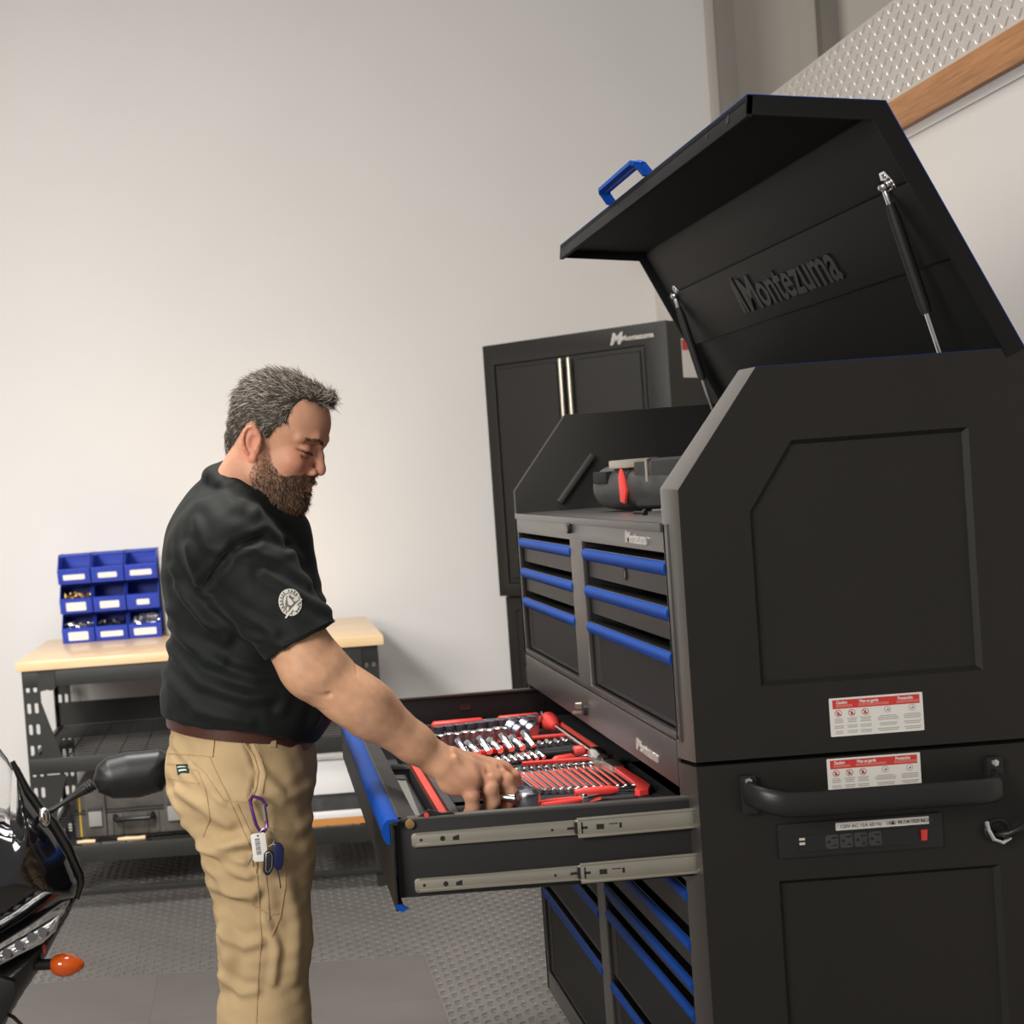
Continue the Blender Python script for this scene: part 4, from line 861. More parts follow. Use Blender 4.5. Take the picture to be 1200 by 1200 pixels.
def storage_bins():
    W_ = .131; Hb = .1157; D = .20; yb = 3.60
    def make(x, z):
        t = thing('storage_bin', '', 'bin', (x+W_/2, yb, z), 'blue storage bins on the bench')
        F = lambda u, v, w: (x+w, yb+u, z+v)       # side profile: u depth, v height
        prof = [(.012, 0), (D, 0), (D, Hb), (.075, Hb), (.058, Hb-.010), (.010, .060), (-.004, .056), (.0, .050)]
        for a, b in ((.002, .0055), (W_-.0055, W_-.002)):
            mb = MB(); mb.prism(prof, a, b, F); mb.build('side_wall', M['bin'], t, bevel=.0008)
        mb = MB(); mb.box(x+.004, x+W_-.004, yb+.012, yb+D, z, z+.004); mb.box(x+.004, x+W_-.004, yb+D-.004, yb+D, z, z+Hb-.002); mb.build('tray', M['bin'], t)
        mb = MB(); mb.prism([(.012, 0), (.015, 0), (.004, .052), (.010, .058), (.004, .060), (-.005, .056)], .003, W_-.003, F); mb.build('front_lip', M['bin'], t, bevel=.0006)
        mb = MB(); mb.prism([(.060, Hb-.010), (.075, Hb-.002), (.085, Hb-.002), (.085, Hb-.006), (.066, Hb-.013)], .002, W_-.002, F); mb.build('top_rim', M['bin'], t)
        return t
    rows = ['top', 'middle', 'bottom']; cols = ['left', 'middle', 'right']; rnd = random.Random(5)
    cont = {(1, 0): ('brass screws', 'brass', 120), (1, 1): ('a few dark parts', 'gun', 30), (1, 2): ('nearly empty', 'gun', 12), (2, 0): ('silver screws', 'chrome', 130), (2, 1): ('dark screws', 'gun', 110), (2, 2): ('heaped silver screws', 'chrome', 170), (0, 0): ('white clips', 'paper', 22), (0, 1): ('a white bag', 'paper', 12), (0, 2): ('grey parts', 'latch', 14)}
    labsz = {(0, 0): (.085, .021), (0, 1): (.074, .021), (0, 2): (.085, .022), (1, 0): (.078, .034), (1, 1): (.076, .028), (1, 2): (.050, .022), (2, 0): (.078, .034), (2, 1): (.088, .022), (2, 2): (.088, .028)}
    for r in range(3):
        for c in range(3):
            x = -1.430+c*W_+(2-r)*-.0; z = .8925+(2-r)*Hb
            t = make(x, z); nm, mt, n = cont[(r, c)]
            t['label'] = 'blue plastic storage bin in the %s row, %s column, holding %s' % (rows[r], cols[c], nm) if nm != 'nearly empty' else 'nearly empty blue storage bin in the middle row, right column'
            lw, lh = labsz[(r, c)]; mb = MB(); cx = W_/2; zc = .027
            F = lambda u, v, w: (x+cx+u, yb+.0112-.27*(v+zc)-w, z+zc+v)
            mb.prism(rrect(-lw/2, lw/2, -lh/2, lh/2, .004), .0, .0008, F); mb.build('paper_label', M['paper'], t)
            hgt = .045 if n > 100 else .02; bz = .030 if n > 100 else .022 if n > 20 else .004
            mb = MB()
            for k in range(n):
                p = Vector((x+rnd.uniform(.014, W_-.014), yb+rnd.uniform(.022, .12), z+bz)); p.z += rnd.uniform(.2, 1)*hgt*min(1, (p.y-yb)/.05+.5)
                if n == 170: p.z += .018*(1-abs(p.x-x-W_*.7)/.08)
                d = Vector((rnd.uniform(-1, 1), rnd.uniform(-1, 1), rnd.uniform(-.5, .7))).normalized()*rnd.uniform(.006, .011)
                mb.tube([p-d, p+d*.7, p+d*.75, p+d], [.0022, .0022, .0045, .004], 6)
            tag(mb.build('screws', M[mt]), 'heap of %s in the %s row, %s column bin' % (nm.replace('nearly empty', 'loose parts'), rows[r], cols[c]), 'screws', None, 'stuff')
storage_bins()
mb = MB(); mb.box(-1.025, -.93, 3.66, 3.80, .8925, 1.205); tag(mb.build('grey_box', M['latch'], bevel=.006), 'grey upright box on the bench right of the blue bins', 'box')
def hard_case():
    x0, x1, y0, y1, z0, z1 = -1.375, -.93, 3.13, 3.55, .2235, .42
    t = thing('tool_case', 'dirty grey hard plastic tool case on the lower bench shelf', 'tool case', ((x0+x1)/2, (y0+y1)/2, z0))
    zm = z0+.095
    mb = MB(); mb.box(x0, x1, y0, y1, z0, zm-.002); mb.build('case_bottom', M['case'], t, bevel=.014, seg=3)
    mb = MB(); mb.box(x0, x1, y0, y1, zm+.002, z1-.02); mb.build('case_lid', M['case'], t, bevel=.014, seg=3)
    mb = MB(); mb.box(x0-.004, x1+.004, y0-.004, y1+.004, zm-.004, zm+.004); mb.build('rim', M['gplastic'], t, bevel=.002)
    for x in (x0+.055, x1-.105):
        mb = MB(); mb.box(x-.012, x+.062, y0-.012, y0, z0+.008, z1-.03); mb.build('latch_boss', M['case'], t, bevel=.004)
        mb = MB(); mb.box(x, x+.048, y0-.022, y0-.011, zm-.048, zm+.006); mb.build('latch', M['latch'], t, bevel=.003)
        mb = MB(); mb.box(x-.002, x+.05, y0-.018, y0-.011, zm+.006, zm+.022); mb.build('hinge', M['gplastic'], t, bevel=.002)
    mb = MB(); mb.tube([(x0+.15, y0, zm-.02), (x0+.15, y0-.028, zm-.024), (x0+.158, y0-.036, zm-.026), (x1-.168, y0-.036, zm-.026), (x1-.16, y0-.028, zm-.024), (x1-.16, y0, zm-.02)], .009, 10); mb.build('carry_handle', M['plastic'], t)
    for x in (x0+.13, x0+.165, x1-.19, x1-.15):
        mb = MB(); mb.box(x, x+.012, y0-.006, y0, z0+.01, zm-.01); mb.build('rib', M['case'], t, bevel=.002)
    for x in (x0+.02, x0+.10): 
        mb = MB(); mb.box(x, x+.006, y0-.001, y0+.001, z0+.01, z1-.04); mb.build('stripe', M['yellow'], t)
hard_case()
mb = MB(); mb.box(-1.30, -.97, 3.62, 3.80, .2235, .40); tag(mb.build('carton', M['carton'], bevel=.003), 'brown carton behind the tool case on the lower bench shelf', 'carton')
for x_, n_, lab_ in ((-1.36, 3, 'left of two pale wooden strips in front of the tool case'), (-1.215, 4, 'right of two pale wooden strips in front of the tool case')):
    mb = MB(); mb.tube([(x_+.033*i, 3.045+.003*math.sin(i*2), .232) for i in range(n_)], [.006, .008, .007, .008][:n_], 8); tag(mb.build('wood_strip', M['maple']), lab_, 'wood strip')
mb = MB(); mb.box(-1.00, -.955, 3.02, 3.045, .4995, .535); tag(mb.build('yellow_tag', M['yellow'], bevel=.002), 'small yellow tag on the middle shelf beam behind the man', 'tag')
def parcel(name, x0, x1, y0, y1, z0, z1, m, label, cat='box'):
    mb = MB(); mb.box(x0, x1, y0, y1, z0, z1); tag(mb.build(name, M[m], bevel=.004), label, cat)
parcel('dark_crate', -.585, -.330, 3.06, 3.40, .2265, .335, 'gplastic', 'low dark crate on the lower shelf right of the man')
parcel('white_card', -.575, -.335, 3.036, 3.056, .2505, .275, 'paper', 'flat white card propped in front of the dark crate')
parcel('paper_stack', -.585, -.335, 3.05, 3.40, .3355, .455, 'paper', 'thick stack of white paper on the low dark crate', 'paper stack')
mb = MB(); mb.box(-.59, -.33, 3.035, 3.058, .2270, .2500); tag(mb.build('orange_strip', M['brown']), 'orange-brown strip at the front edge of the lower shelf', 'strip')
parcel('dark_box', -.80, -.62, 3.5, 3.75, .5455, .72, 'gplastic', 'dark grey box on the middle bench shelf behind the man')

# ================================================================ POWER TOOL and screws on the top tray
def power_tool():
    zc = 1.325; o = at(690, 568, x=.135); 
    A = Vector((.135, 1.02, zc+.052)); B = Vector((.30, .46, zc+.052)); d = (B-A).normalized(); L = (B-A).length; n = Vector((-d.y, d.x, 0)); n = -n if n.x > 0 else n
    t = thing('power_tool', 'grey cordless power tool with red trim lying in the top tray', 'power tool', A)
    F = lambda u, v, w: tuple(A+d*u+n*v+Vector((0, 0, w)))
    mb = MB(); pr = [(0, .012), (.006, .030), (.03, .046), (.07, .050), (.16, .050), (.20, .052), (L*.62, .050), (L*.64, .046)]
    mb.tube([F(u, 0, 0) for u, r in pr], [r for u, r in pr], 24); mb.build('housing', M['gplastic'], t)
    mb = MB()
    for s_ in (-1, 1): mb.prism(rrect(-.012, .012, -.032, .032, .006), .016, .020, lambda u, v, w, s_=s_: F(.012+abs(v)*.25+w*.3, s_*.022+u*.6, v))
    mb.build('red_trim', M['redp'], t, bevel=.001)
    mb = MB()
    for i in range(15):
        a = 2*PI*i/15; 
    mb.tube([F(.158, 0, 0), F(.160, 0, 0), F(.178, 0, 0), F(.180, 0, 0)], [.050, .0535, .0535, .050], 24); mb.build('collar', M['rubber'], t)
    mb = MB(); mb.prism([(.160, -.030), (.176, -.034), (.186, -.010), (.178, .020), (.166, .040), (.158, .020)], .050, .057, lambda u, v, w: F(u, w, v)); mb.build('red_switch', M['redp'], t, bevel=.002)
    mb = MB(); mb.add([F(u, v, w) for u in (.045, .10) for v in (.030, .053) for w in (.010, .036)], [(0, 1, 3, 2), (4, 6, 7, 5), (0, 4, 5, 1), (2, 3, 7, 6), (0, 2, 6, 4), (1, 5, 7, 3)]); mb.build('rubber_pad', M['rubber'], t, bevel=.003)
    mb = MB(); mb.add([F(u, v, w) for u in (.20, L) for v in (-.040, .046) for w in (-.045, .056)], [(0, 1, 3, 2), (4, 6, 7, 5), (0, 4, 5, 1), (2, 3, 7, 6), (0, 2, 6, 4), (1, 5, 7, 3)]); mb.build('grip_block', M['plastic'], t, bevel=.012, seg=3)
    mb = MB(); mb.add([F(u, v, w) for u in (.10, .26) for v in (.018, .044) for w in (.040, .058)], [(0, 1, 3, 2), (4, 6, 7, 5), (0, 4, 5, 1), (2, 3, 7, 6), (0, 2, 6, 4), (1, 5, 7, 3)]); mb.build('metal_plate', M['steel'], t, bevel=.003)
    mb = MB(); mb.add([F(u, v, w) for u in (.255, .265) for v in (.040, .050) for w in (-.0, .056)], [(0, 1, 3, 2), (4, 6, 7, 5), (0, 4, 5, 1), (2, 3, 7, 6), (0, 2, 6, 4), (1, 5, 7, 3)]); mb.build('metal_clip', M['steel'], t, bevel=.002)
power_tool()
for k, (px, py, lab) in enumerate(((743, 601, 'small dark screw lying in front of the power tool'), (768, 598, 'silver screw lying near the right end of the power tool'))):
    p = at(px, py, z=1.330); p.x = max(.03, min(p.x, .14)); t = MB(); t.tube([p, p+Vector((.012, -.03, 0)), p+Vector((.012, -.031, 0)), p+Vector((.014, -.035, 0))], [.003, .003, .007, .006], 8)
    tag(t.build('screw', M['chrome' if k else 'gun']), lab, 'screw')

# ================================================================ MOTORCYCLE, front end looking in from the left
def motorcycle():
    Y = 1.0; t = thing('motorcycle', 'black sport motorcycle front with mirror and amber turn signal', 'motorcycle', (-1.55, Y, 0))
    def px(pts, y=Y): return [(lambda p: (p.x, p.z))(at(a, b, y=y)) for a, b in pts]
    def blob(name, outline, yc, H, R, m, h=.006, parent=t):
        xs = [p[0] for p in outline]; zs = [p[1] for p in outline]
        f = Field((min(xs)-.03, yc-H-.03, min(zs)-.03), (max(xs)+.03, yc+H+.03, max(zs)+.03), h)
        X, Z = f.ax[0][:, None], f.ax[2][None, :]; n = len(outline); dm = np.full((len(f.ax[0]), len(f.ax[2])), 9.); ins = np.zeros(dm.shape, bool)
        for i in range(n):
            (x1, z1), (x2, z2) = outline[i], outline[(i+1) % n]; ex, ez = x2-x1, z2-z1; tt = np.clip(((X-x1)*ex+(Z-z1)*ez)/(ex*ex+ez*ez+1e-12), 0, 1)
            dm = np.minimum(dm, np.hypot(X-x1-tt*ex, Z-z1-tt*ez)); c = (z1 > Z) != (z2 > Z); ins ^= c & (X < (x2-x1)*(Z-z1)/(z2-z1+1e-12)+x1)
        q = np.clip(dm/R, 0, 1); hh = np.where(ins, H*np.sqrt(np.maximum(0, 1-(1-q)**2)), -dm)
        yy = np.abs(f.ax[1]-yc)[None, :, None]; f.v = np.where(ins[:, None, :], (yy-hh[:, None, :])*.5, np.sqrt(yy**2*0+dm[:, None, :]**2)+np.maximum(0, yy-.0)*.5).astype(np.float32)
        V, Fc = f.nets(); V = V.astype(float)
        return np_mesh(name, V, Fc, M[m], parent)
    fair = px([(-120, 945), (-60, 930), (0, 948), (19, 955), (20, 896), (36, 928), (52, 950), (66, 967), (84, 997), (97, 1030), (93, 1048), (76, 1056), (40, 1082), (0, 1106), (-60, 1125), (-160, 1140), (-240, 1060), (-220, 980)])
    fo = blob('fairing', fair, Y, .16, .22, 'gloss')
    band = px([(18, 890), (34, 922), (50, 945), (66, 963), (82, 990), (97, 1022), (98, 1032), (94, 1050)])
    mb = MB(); n = len(band)
    mb.tube([(x-.004, Y-.02, z) for x, z in band], [.006, .010, .012, .013, .013, .011, .010, .006], 10); mb.build('fairing_edge', M['gloss'], fo, smooth=60)
    low = px([(97, 1036), (80, 1072), (60, 1108), (44, 1138), (24, 1168), (8, 1196), (-10, 1235), (-80, 1260), (-160, 1180), (-100, 1135), (0, 1116), (46, 1097), (74, 1070), (86, 1046)])
    blob('lower_cowl', low, Y, .10, .09, 'plastic')
    hole = px([(-40, 1135), (10, 1127), (26, 1132), (29, 1146), (18, 1170), (0, 1196), (-40, 1210)])
    mb = MB(); mb.prism(hole, Y-.112, Y-.09, FS); mb.build('air_intake', M['emboss'], t, bevel=.004)
    hl = px([(-60, 1118), (0, 1102), (38, 1080), (77, 1056), (73, 1074), (58, 1088), (30, 1102), (0, 1118), (-60, 1135)])
    h = blob('headlight', hl, Y-.10, .035, .03, 'chrome', .003)
    mb = MB()
    for i, (a, b) in enumerate(((62, 1072), (50, 1078), (36, 1087), (22, 1096), (8, 1103))):
        c = px([(a, b)])[0]; mb.tube([(c[0], Y-.128, c[1]), (c[0]-.004, Y-.142, c[1]+.002)], [.008, .011], 12)
    mb.build('reflector', M['gun'], h)
    blob('headlight_lens', hl, Y-.108, .042, .03, 'lens', .003, h)
    # wind screen: curved clear sheet
    mb = MB(); pr = [(-150, 800), (-80, 822), (-30, 845), (0, 867), (14, 882), (20, 897), (20, 955)]; pts = px(pr); k = len(pts); vs = []
    top = px([(-160, 815), (-90, 838), (-30, 848), (0, 867), (13, 884), (19, 897)])
    bot = px([(-160, 950), (-90, 938), (-30, 940), (0, 949), (12, 953), (19, 957)])
    m_ = 7
    for i in range(len(top)):
        for j in range(m_):
            f = j/(m_-1); vs.append((top[i][0]*(1-f)+bot[i][0]*f, Y-.06-.05*math.sin(f*PI/2)*(1 if i < 4 else .5), top[i][1]*(1-f)+bot[i][1]*f))
    fs = [(i*m_+j, i*m_+j+1, (i+1)*m_+j+1, (i+1)*m_+j) for i in range(len(top)-1) for j in range(m_-1)]; mb.add(vs, fs); ws = mb.build('wind_screen', M['screen'], t, smooth=60)
    so = ws.modifiers.new('thick', 'SOLIDIFY'); so.thickness = .003
    mb = MB(); mb.tube([(x, Y-.06, z) for x, z in top], .0022, 6); mb.build('screen_edge', M['gplastic'], ws)
    # mirror
    def P3(a, b, y): return at(a, b, y=y)
    mb = MB(); base = P3(52, 955, Y-.04); tip = P3(112, 917, Y-.05)
    mb.tube([base, base.lerp(tip, .35), base.lerp(tip, .7), base.lerp(tip, .78), base.lerp(tip, .95)], [.007, .0052, .0095, .012, .0125], 14); st_ = mb.build('mirror_stem', M['plastic'], t)
    for f in (.84, .89, .94):
        mb = MB(); q = base.lerp(tip, f); dd = (tip-base).normalized(); mb.tube([q-dd*.0016, q, q+dd*.0016], [.0125, .0140, .0125], 16); mb.build('stem_ring', M['plastic'], st_)
    mo = px([(112, 908), (116, 893), (126, 884), (150, 878), (188, 874), (200, 880), (201, 905), (192, 922), (165, 930), (135, 931), (118, 924)], Y)
    blob('mirror_housing', mo, Y-.045, .035, .05, 'plastic', .003)
    mb = MB(); b0 = P3(52, 958, Y-.07); mb.ell(b0, (.013, .012, .022)); mb.ell(b0+Vector((-.002, -.006, .003)), (.007, .010, .013)); mb.build('mirror_base', M['chrome'], t)
    # turn signal
    a, b = P3(28, 1131, Y-.03), P3(63, 1130, Y-.05); mb = MB(); mb.tube([a, b, b+(b-a)*.12], [.013, .012, .016], 14); sg = mb.build('turn_signal', M['plastic'], t)
    c0, c1 = P3(60, 1131, Y-.05), P3(99, 1130, Y-.05); dd = c1-c0
    mb = MB(); mb.tube([c0, c0+dd*.12, c0+dd*.35, c0+dd*.6, c0+dd*.85, c0+dd*.97, c1], [.014, .022, .027, .024, .015, .008, .003], 20); mb.build('amber_lens', M['amber'], sg)
    mb = MB(); mb.tube([c0+dd*.2, c0+dd*.5], [.008, .010], 12); mb.build('bulb', M['brass'], sg)
    mb = MB(); c = P3(52, 1112, Y-.08); mb.ell(c, (.004, .004, .010)); mb.build('red_reflector', M['redp'], t)
    # brake hose, fork, wheel, fuel tank and seat (left of the frame)
    mb = MB(); mb.tube([P3(-30, 1180, Y-.06), P3(0, 1184, Y-.08), P3(16, 1192, Y-.08), P3(30, 1206, Y-.07), P3(34, 1240, Y-.04)], .0045, 8); mb.build('brake_hose', M['rubber'], t)
    wc = Vector((-1.62, Y, .30))
    mb = MB(); mb.tube([wc+Vector((.255*math.cos(2*PI*i/40), 0, .255*math.sin(2*PI*i/40))) for i in range(40)], .045, 12, closed=True); mb.build('front_tyre', M['rubber'], t)
    mb = MB(); mb.tube([wc+Vector((.215*math.cos(2*PI*i/40), 0, .215*math.sin(2*PI*i/40))) for i in range(40)], .014, 8, closed=True)
    for i in range(5): a = 2*PI*i/5; mb.tube([wc, wc+Vector((.21*math.cos(a), 0, .21*math.sin(a)))], [.022, .012], 8)
    mb.build('wheel', M['gun'], t)
    for y in (-.09, .09):
        mb = MB(); mb.tube([wc+Vector((0, y, 0)), wc+Vector((-.14, y, .42))], .022, 12); mb.build('fork_leg', M['steel'], t)
    tank = [(-1.95, .62), (-1.80, .80), (-1.95, .90), (-2.15, .86), (-2.3, .72), (-2.2, .60)]
    blob('fuel_tank', tank, Y, .14, .14, 'gloss', .012)
    body = [(-1.75, .28), (-1.68, .52), (-1.9, .62), (-2.35, .66), (-2.7, .80), (-2.9, .80), (-2.6, .55), (-2.4, .30), (-2.0, .22)]
    blob('rear_body', body, Y, .13, .12, 'plastic', .012)
    wc2 = Vector((-2.95, Y, .30)); mb = MB(); mb.tube([wc2+Vector((.245*math.cos(2*PI*i/40), 0, .245*math.sin(2*PI*i/40))) for i in range(40)], .055, 12, closed=True)
    mb.build('rear_tyre', M['rubber'], t)
    mb = MB(); mb.tube([wc2, Vector((-2.4, Y, .38))], .03, 10); mb.cyl(wc2-Vector((0, .05, 0)), wc2+Vector((0, .05, 0)), .05, 14)
    for i in range(5): a = 2*PI*i/5; mb.tube([wc2, wc2+Vector((.20*math.cos(a), 0, .20*math.sin(a)))], [.022, .012], 8)
    mb.build('swing_arm', M['gun'], t)
motorcycle()
# ================================================================ THE MAN at the open drawer
HO = np.array([-.619, .47, 1.517]); _y, _p = math.radians(-15), math.radians(22)
HR = np.array([[math.cos(_y), -math.sin(_y), 0], [math.sin(_y), math.cos(_y), 0], [0, 0, 1]])@np.array([[math.cos(_p), 0, math.sin(_p)], [0, 1, 0], [-math.sin(_p), 0, math.cos(_p)]])
def h2w(P_): return P_@HR.T+HO
def w2h(P_): return (np.array(P_)-HO)@HR
def person():
    t = thing('person', 'bearded man in black polo shirt and khaki trousers reaching into the drawer', 'person', (-.69, .5, 0))
    # ---- head and neck (local frame: x to the nose, z to the crown)
    f = Field((-.10, -.11, -.20), (.145, .11, .155), .0021)
    f.ell((.018, 0, .052), (.088, .073, .080), 0)
    f.ell((.055, 0, .052), (.057, .061, .055), .02); f.ell((.052, 0, -.022), (.052, .058, .075), .02)
    nb = w2h((-.70, .5, 1.36)); nt = (.005, 0, -.030)
    f.cone(nb, nt, .070, .056, .02); f.cone(w2h((-.63, .49, 1.38)), (.045, 0, -.065), .05, .040, .02)
    for s_ in (-1, 1):
        f.chain([(.006, s_*.060, -.012), (.018, s_*.056, -.055), (.086, s_*.020, -.086)], [.014, .019, .021], .02)
        f.ell((.074, s_*.040, -.014), (.022, .020, .019), .018)
        f.chain([(.107, s_*.008, .030), (.100, s_*.032, .036), (.078, s_*.055, .030)], [.0075, .0085, .006], .012)
        f.cone((-.01, s_*.050, .0), (-.035, s_*.045, -.09), .018, .018, .03)
    f.ell((.092, 0, -.088), (.020, .024, .019), .015); f.ell((.084, 0, -.050), (.027, .034, .030), .015)
    for s_ in (-1, 1):
        f.ell((.108, s_*.033, .016), (.016, .018, .0115), .010, 's')
        f.ell((.0868, s_*.0335, .0140), (.0138, .0165, .0130), .006)
        f.chain([(.0985, s_*.021, .0080), (.1005, s_*.033, .0065), (.0885, s_*.047, .0085), (.080, s_*.052, .0095)], [.0018]*4, .002, 's')
        f.chain([(.098, s_*.019, .0235), (.101, s_*.033, .0250), (.088, s_*.049, .0215)], [.0016]*3, .004, 's')
        f.chain([(.095, s_*.020, -.001), (.097, s_*.032, -.005), (.089, s_*.046, -.002)], [.0015]*3, .006, 's')
    f.chain([(.101, 0, .022), (.110, 0, .006), (.1185, 0, -.012)], [.0075, .0080, .0095], .008); f.ell((.1195, 0, -.019), (.0108, .0105, .0095), .006)
    for s_ in (-1, 1):
        f.ell((.1085, s_*.0135, -.0245), (.0105, .0072, .0078), .004); f.ell((.1145, s_*.0068, -.0305), (.0048, .0030, .0034), .002, 's')
        f.chain([(.1075, s_*.0205, -.020), (.104, s_*.025, -.033), (.098, s_*.032, -.046)], [.0016, .0018, .0016], .006, 's')
    f.chain([(.101, -.021, -.0485), (.111, 0, -.0450), (.101, .021, -.0485)], [.003, .0062, .003], .004)
    f.chain([(.100, -.019, -.0570), (.109, 0, -.0580), (.100, .019, -.0570)], [.003, .0068, .003], .004)
    f.chain([(.100, -.026, -.0535), (.110, -.012, -.0520), (.1175, 0, -.0518), (.110, .012, -.0520), (.100, .026, -.0535)], [.0013]*5, .003, 's')
    for s_ in (-1, 1):                         # ears
        T1 = np.array((-.36, 0, .93)); T2 = np.array((.93, s_*-.28, .30)); c = np.array((.0, s_*.0755, -.001))
        f.ell(c, (.0175, .0075, .029), .004, R=np.stack([T2/np.linalg.norm(T2), np.array((0., 1, 0)), T1/np.linalg.norm(T1)], 1))
        f.ell(c+np.array((.004, s_*.010, .001)), (.0095, .0085, .0155), .003, 's'); f.chain([c+T1*.019*math.cos(a)+T2*-.0095*math.sin(a)+np.array((0, s_*.0085, 0)) for a in np.linspace(-.6, 2.2, 7)], [.0022]*7, .003, 's')
        pts = [c+T1*.026*math.cos(a)+T2*-.0155*math.sin(a)+np.array((0, s_*.0045, 0)) for a in np.linspace(-.9, 2.6, 9)]
        f.chain(pts, [.0030]*9, .0025); f.ell(c+np.array((.010, s_*.002, -.028)), (.0075, .0050, .0085), .004)
        f.ell(c+np.array((.0135, s_*.002, -.003)), (.0040, .005, .0060), .003)
    V, Fc = f.nets()
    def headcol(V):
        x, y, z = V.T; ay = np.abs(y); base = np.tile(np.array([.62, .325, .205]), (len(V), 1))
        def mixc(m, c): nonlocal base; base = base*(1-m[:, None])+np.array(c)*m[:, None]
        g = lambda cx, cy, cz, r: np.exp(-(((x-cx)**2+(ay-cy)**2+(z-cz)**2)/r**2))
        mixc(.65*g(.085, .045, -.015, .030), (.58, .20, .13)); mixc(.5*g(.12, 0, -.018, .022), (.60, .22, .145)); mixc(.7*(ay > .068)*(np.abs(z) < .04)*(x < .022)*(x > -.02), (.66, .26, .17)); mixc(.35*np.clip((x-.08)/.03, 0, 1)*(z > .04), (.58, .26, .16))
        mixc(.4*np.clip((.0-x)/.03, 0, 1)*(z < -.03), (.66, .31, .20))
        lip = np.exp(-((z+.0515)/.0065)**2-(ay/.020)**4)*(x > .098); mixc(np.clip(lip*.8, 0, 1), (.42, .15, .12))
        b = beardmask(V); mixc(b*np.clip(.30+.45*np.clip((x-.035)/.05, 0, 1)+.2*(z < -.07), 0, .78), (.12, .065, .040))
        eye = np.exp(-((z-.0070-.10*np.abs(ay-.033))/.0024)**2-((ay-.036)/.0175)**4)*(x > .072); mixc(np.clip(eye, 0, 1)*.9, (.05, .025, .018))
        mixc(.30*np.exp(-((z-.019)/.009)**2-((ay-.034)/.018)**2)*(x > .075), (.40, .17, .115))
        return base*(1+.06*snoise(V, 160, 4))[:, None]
    def beardmask(V):
        x, y, z = V.T; ay = np.abs(y); n = snoise(V, 180, 2)*.003; zt = np.interp(x, [.012, .030, .045, .060, .080, .094, .104, .125], [.016, -.002, -.030, -.042, -.043, -.036, -.0315, -.030])+n
        m = (z < zt)*(z > -.135)*(x > np.interp(z, [-.125, -.10, -.06, 0, .02], [.055, .030, .014, .016, .020])+n)
        lip = (x > .098)*(ay < .019)*(z > -.0615)*(z < -.044); nose = (x > .1165)*(z > -.034); return (m & ~lip.astype(bool) & ~nose.astype(bool)).astype(float)
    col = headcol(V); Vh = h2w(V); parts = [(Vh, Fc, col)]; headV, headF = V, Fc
    # ---- right arm and hand
    f = Field((-.68, .18, .80), (-.17, .46, 1.24), .0023)
    sh, el, wr = (-.638, .285, 1.25), (-.552, .272, 1.105), (-.352, .325, .926)
    f.cone(sh, el, .040, .050, 0); f.cone(el, (-.470, .290, 1.030), .049, .0475, .02); f.cone((-.470, .290, 1.030), (-.395, .312, .963), .0475, .034, .02); f.cone((-.395, .312, .963), wr, .034, .0275, .015)
    f.cone((-.592, .272, 1.165), (-.575, .266, 1.12), .047, .048, .03); f.ell((-.500, .262, 1.056), (.050, .033, .040), .03); f.ell((-.545, .295, 1.075), (.035, .035, .03), .02)
    f.chain([(-.585, .222, 1.075), (-.560, .218, 1.066), (-.540, .226, 1.072)], [.004, .005, .003], .006, 's')
    MC = dict(pinky=(-.300, .312, .884), ring=(-.272, .335, .891), middle=(-.246, .360, .894), index=(-.228, .388, .890)); Wp = np.array(wr)
    cc = {'pinky': (-.345, .308, .912), 'ring': (-.347, .320, .921), 'middle': (-.344, .334, .923), 'index': (-.342, .348, .920)}
    for k, m in MC.items(): f.cone(cc[k], m, .019, .0145, .014)
    f.cone(wr, (-.31, .335, .905), .026, .024, .02)
    f.ell((-.322, .309, .888), (.036, .016, .024), .014); f.ell((-.268, .345, .884), (.030, .026, .016), .012)
    FG = dict(pinky=[(-.298, .312, .884), (-.284, .303, .864), (-.283, .306, .844), (-.290, .311, .830)], ring=[(-.272, .335, .891), (-.253, .326, .870), (-.250, .330, .847), (-.257, .336, .830)],
              middle=[(-.246, .360, .894), (-.224, .352, .876), (-.217, .355, .851), (-.223, .361, .831)], index=[(-.228, .388, .890), (-.207, .386, .875), (-.198, .391, .853), (-.202, .395, .834)])
    FRd = dict(pinky=(.0140, .0128, .0120, .0105), ring=(.0155, .0145, .0135, .0115), middle=(.0158, .0148, .0138, .0118), index=(.0150, .0140, .0128, .0110))
    for k in FG: dx_ = {'pinky': -.017, 'ring': -.012, 'middle': -.009, 'index': -.008}[k]; FG[k] = [tuple(np.array(p)+np.array((dx_*(.55 if i == 0 else 1), 0, 0))) for i, p in enumerate(FG[k])]
    for k in FRd: FRd[k] = tuple(r*1.06 for r in FRd[k])
    g = Field((-.36, .27, .80), (-.17, .46, .93), .0023)
    for k in FG: # each finger in its own field so neighbours stay apart
        gg = Field((-.36, .27, .80), (-.17, .46, .93), .0023); gg.chain(FG[k], FRd[k], .003); gg.ell(FG[k][1], (FRd[k][1]*1.08,)*3, .002); g.v = np.minimum(g.v, gg.v)
    th = [(-.325, .365, .905), (-.290, .395, .880), (-.255, .402, .858), (-.228, .396, .838)]
    gg = Field((-.36, .27, .80), (-.17, .46, .93), .0023); gg.chain(th, (.018, .0155, .0135, .0115), .004); g.v = np.minimum(g.v, gg.v)
    i0 = np.round((g.lo-f.lo)/f.h).astype(int); X = [f.ax[i] for i in range(3)]
    # resample the finger field onto the arm grid and join with a small blend
    sl = tuple(slice(max(0, i0[i]), min(f.n[i], i0[i]+g.n[i])) for i in range(3)); gs = tuple(slice(0, sl[i].stop-sl[i].start) for i in range(3))
    f.comb(sl, g.v[gs], .0045, 'u')
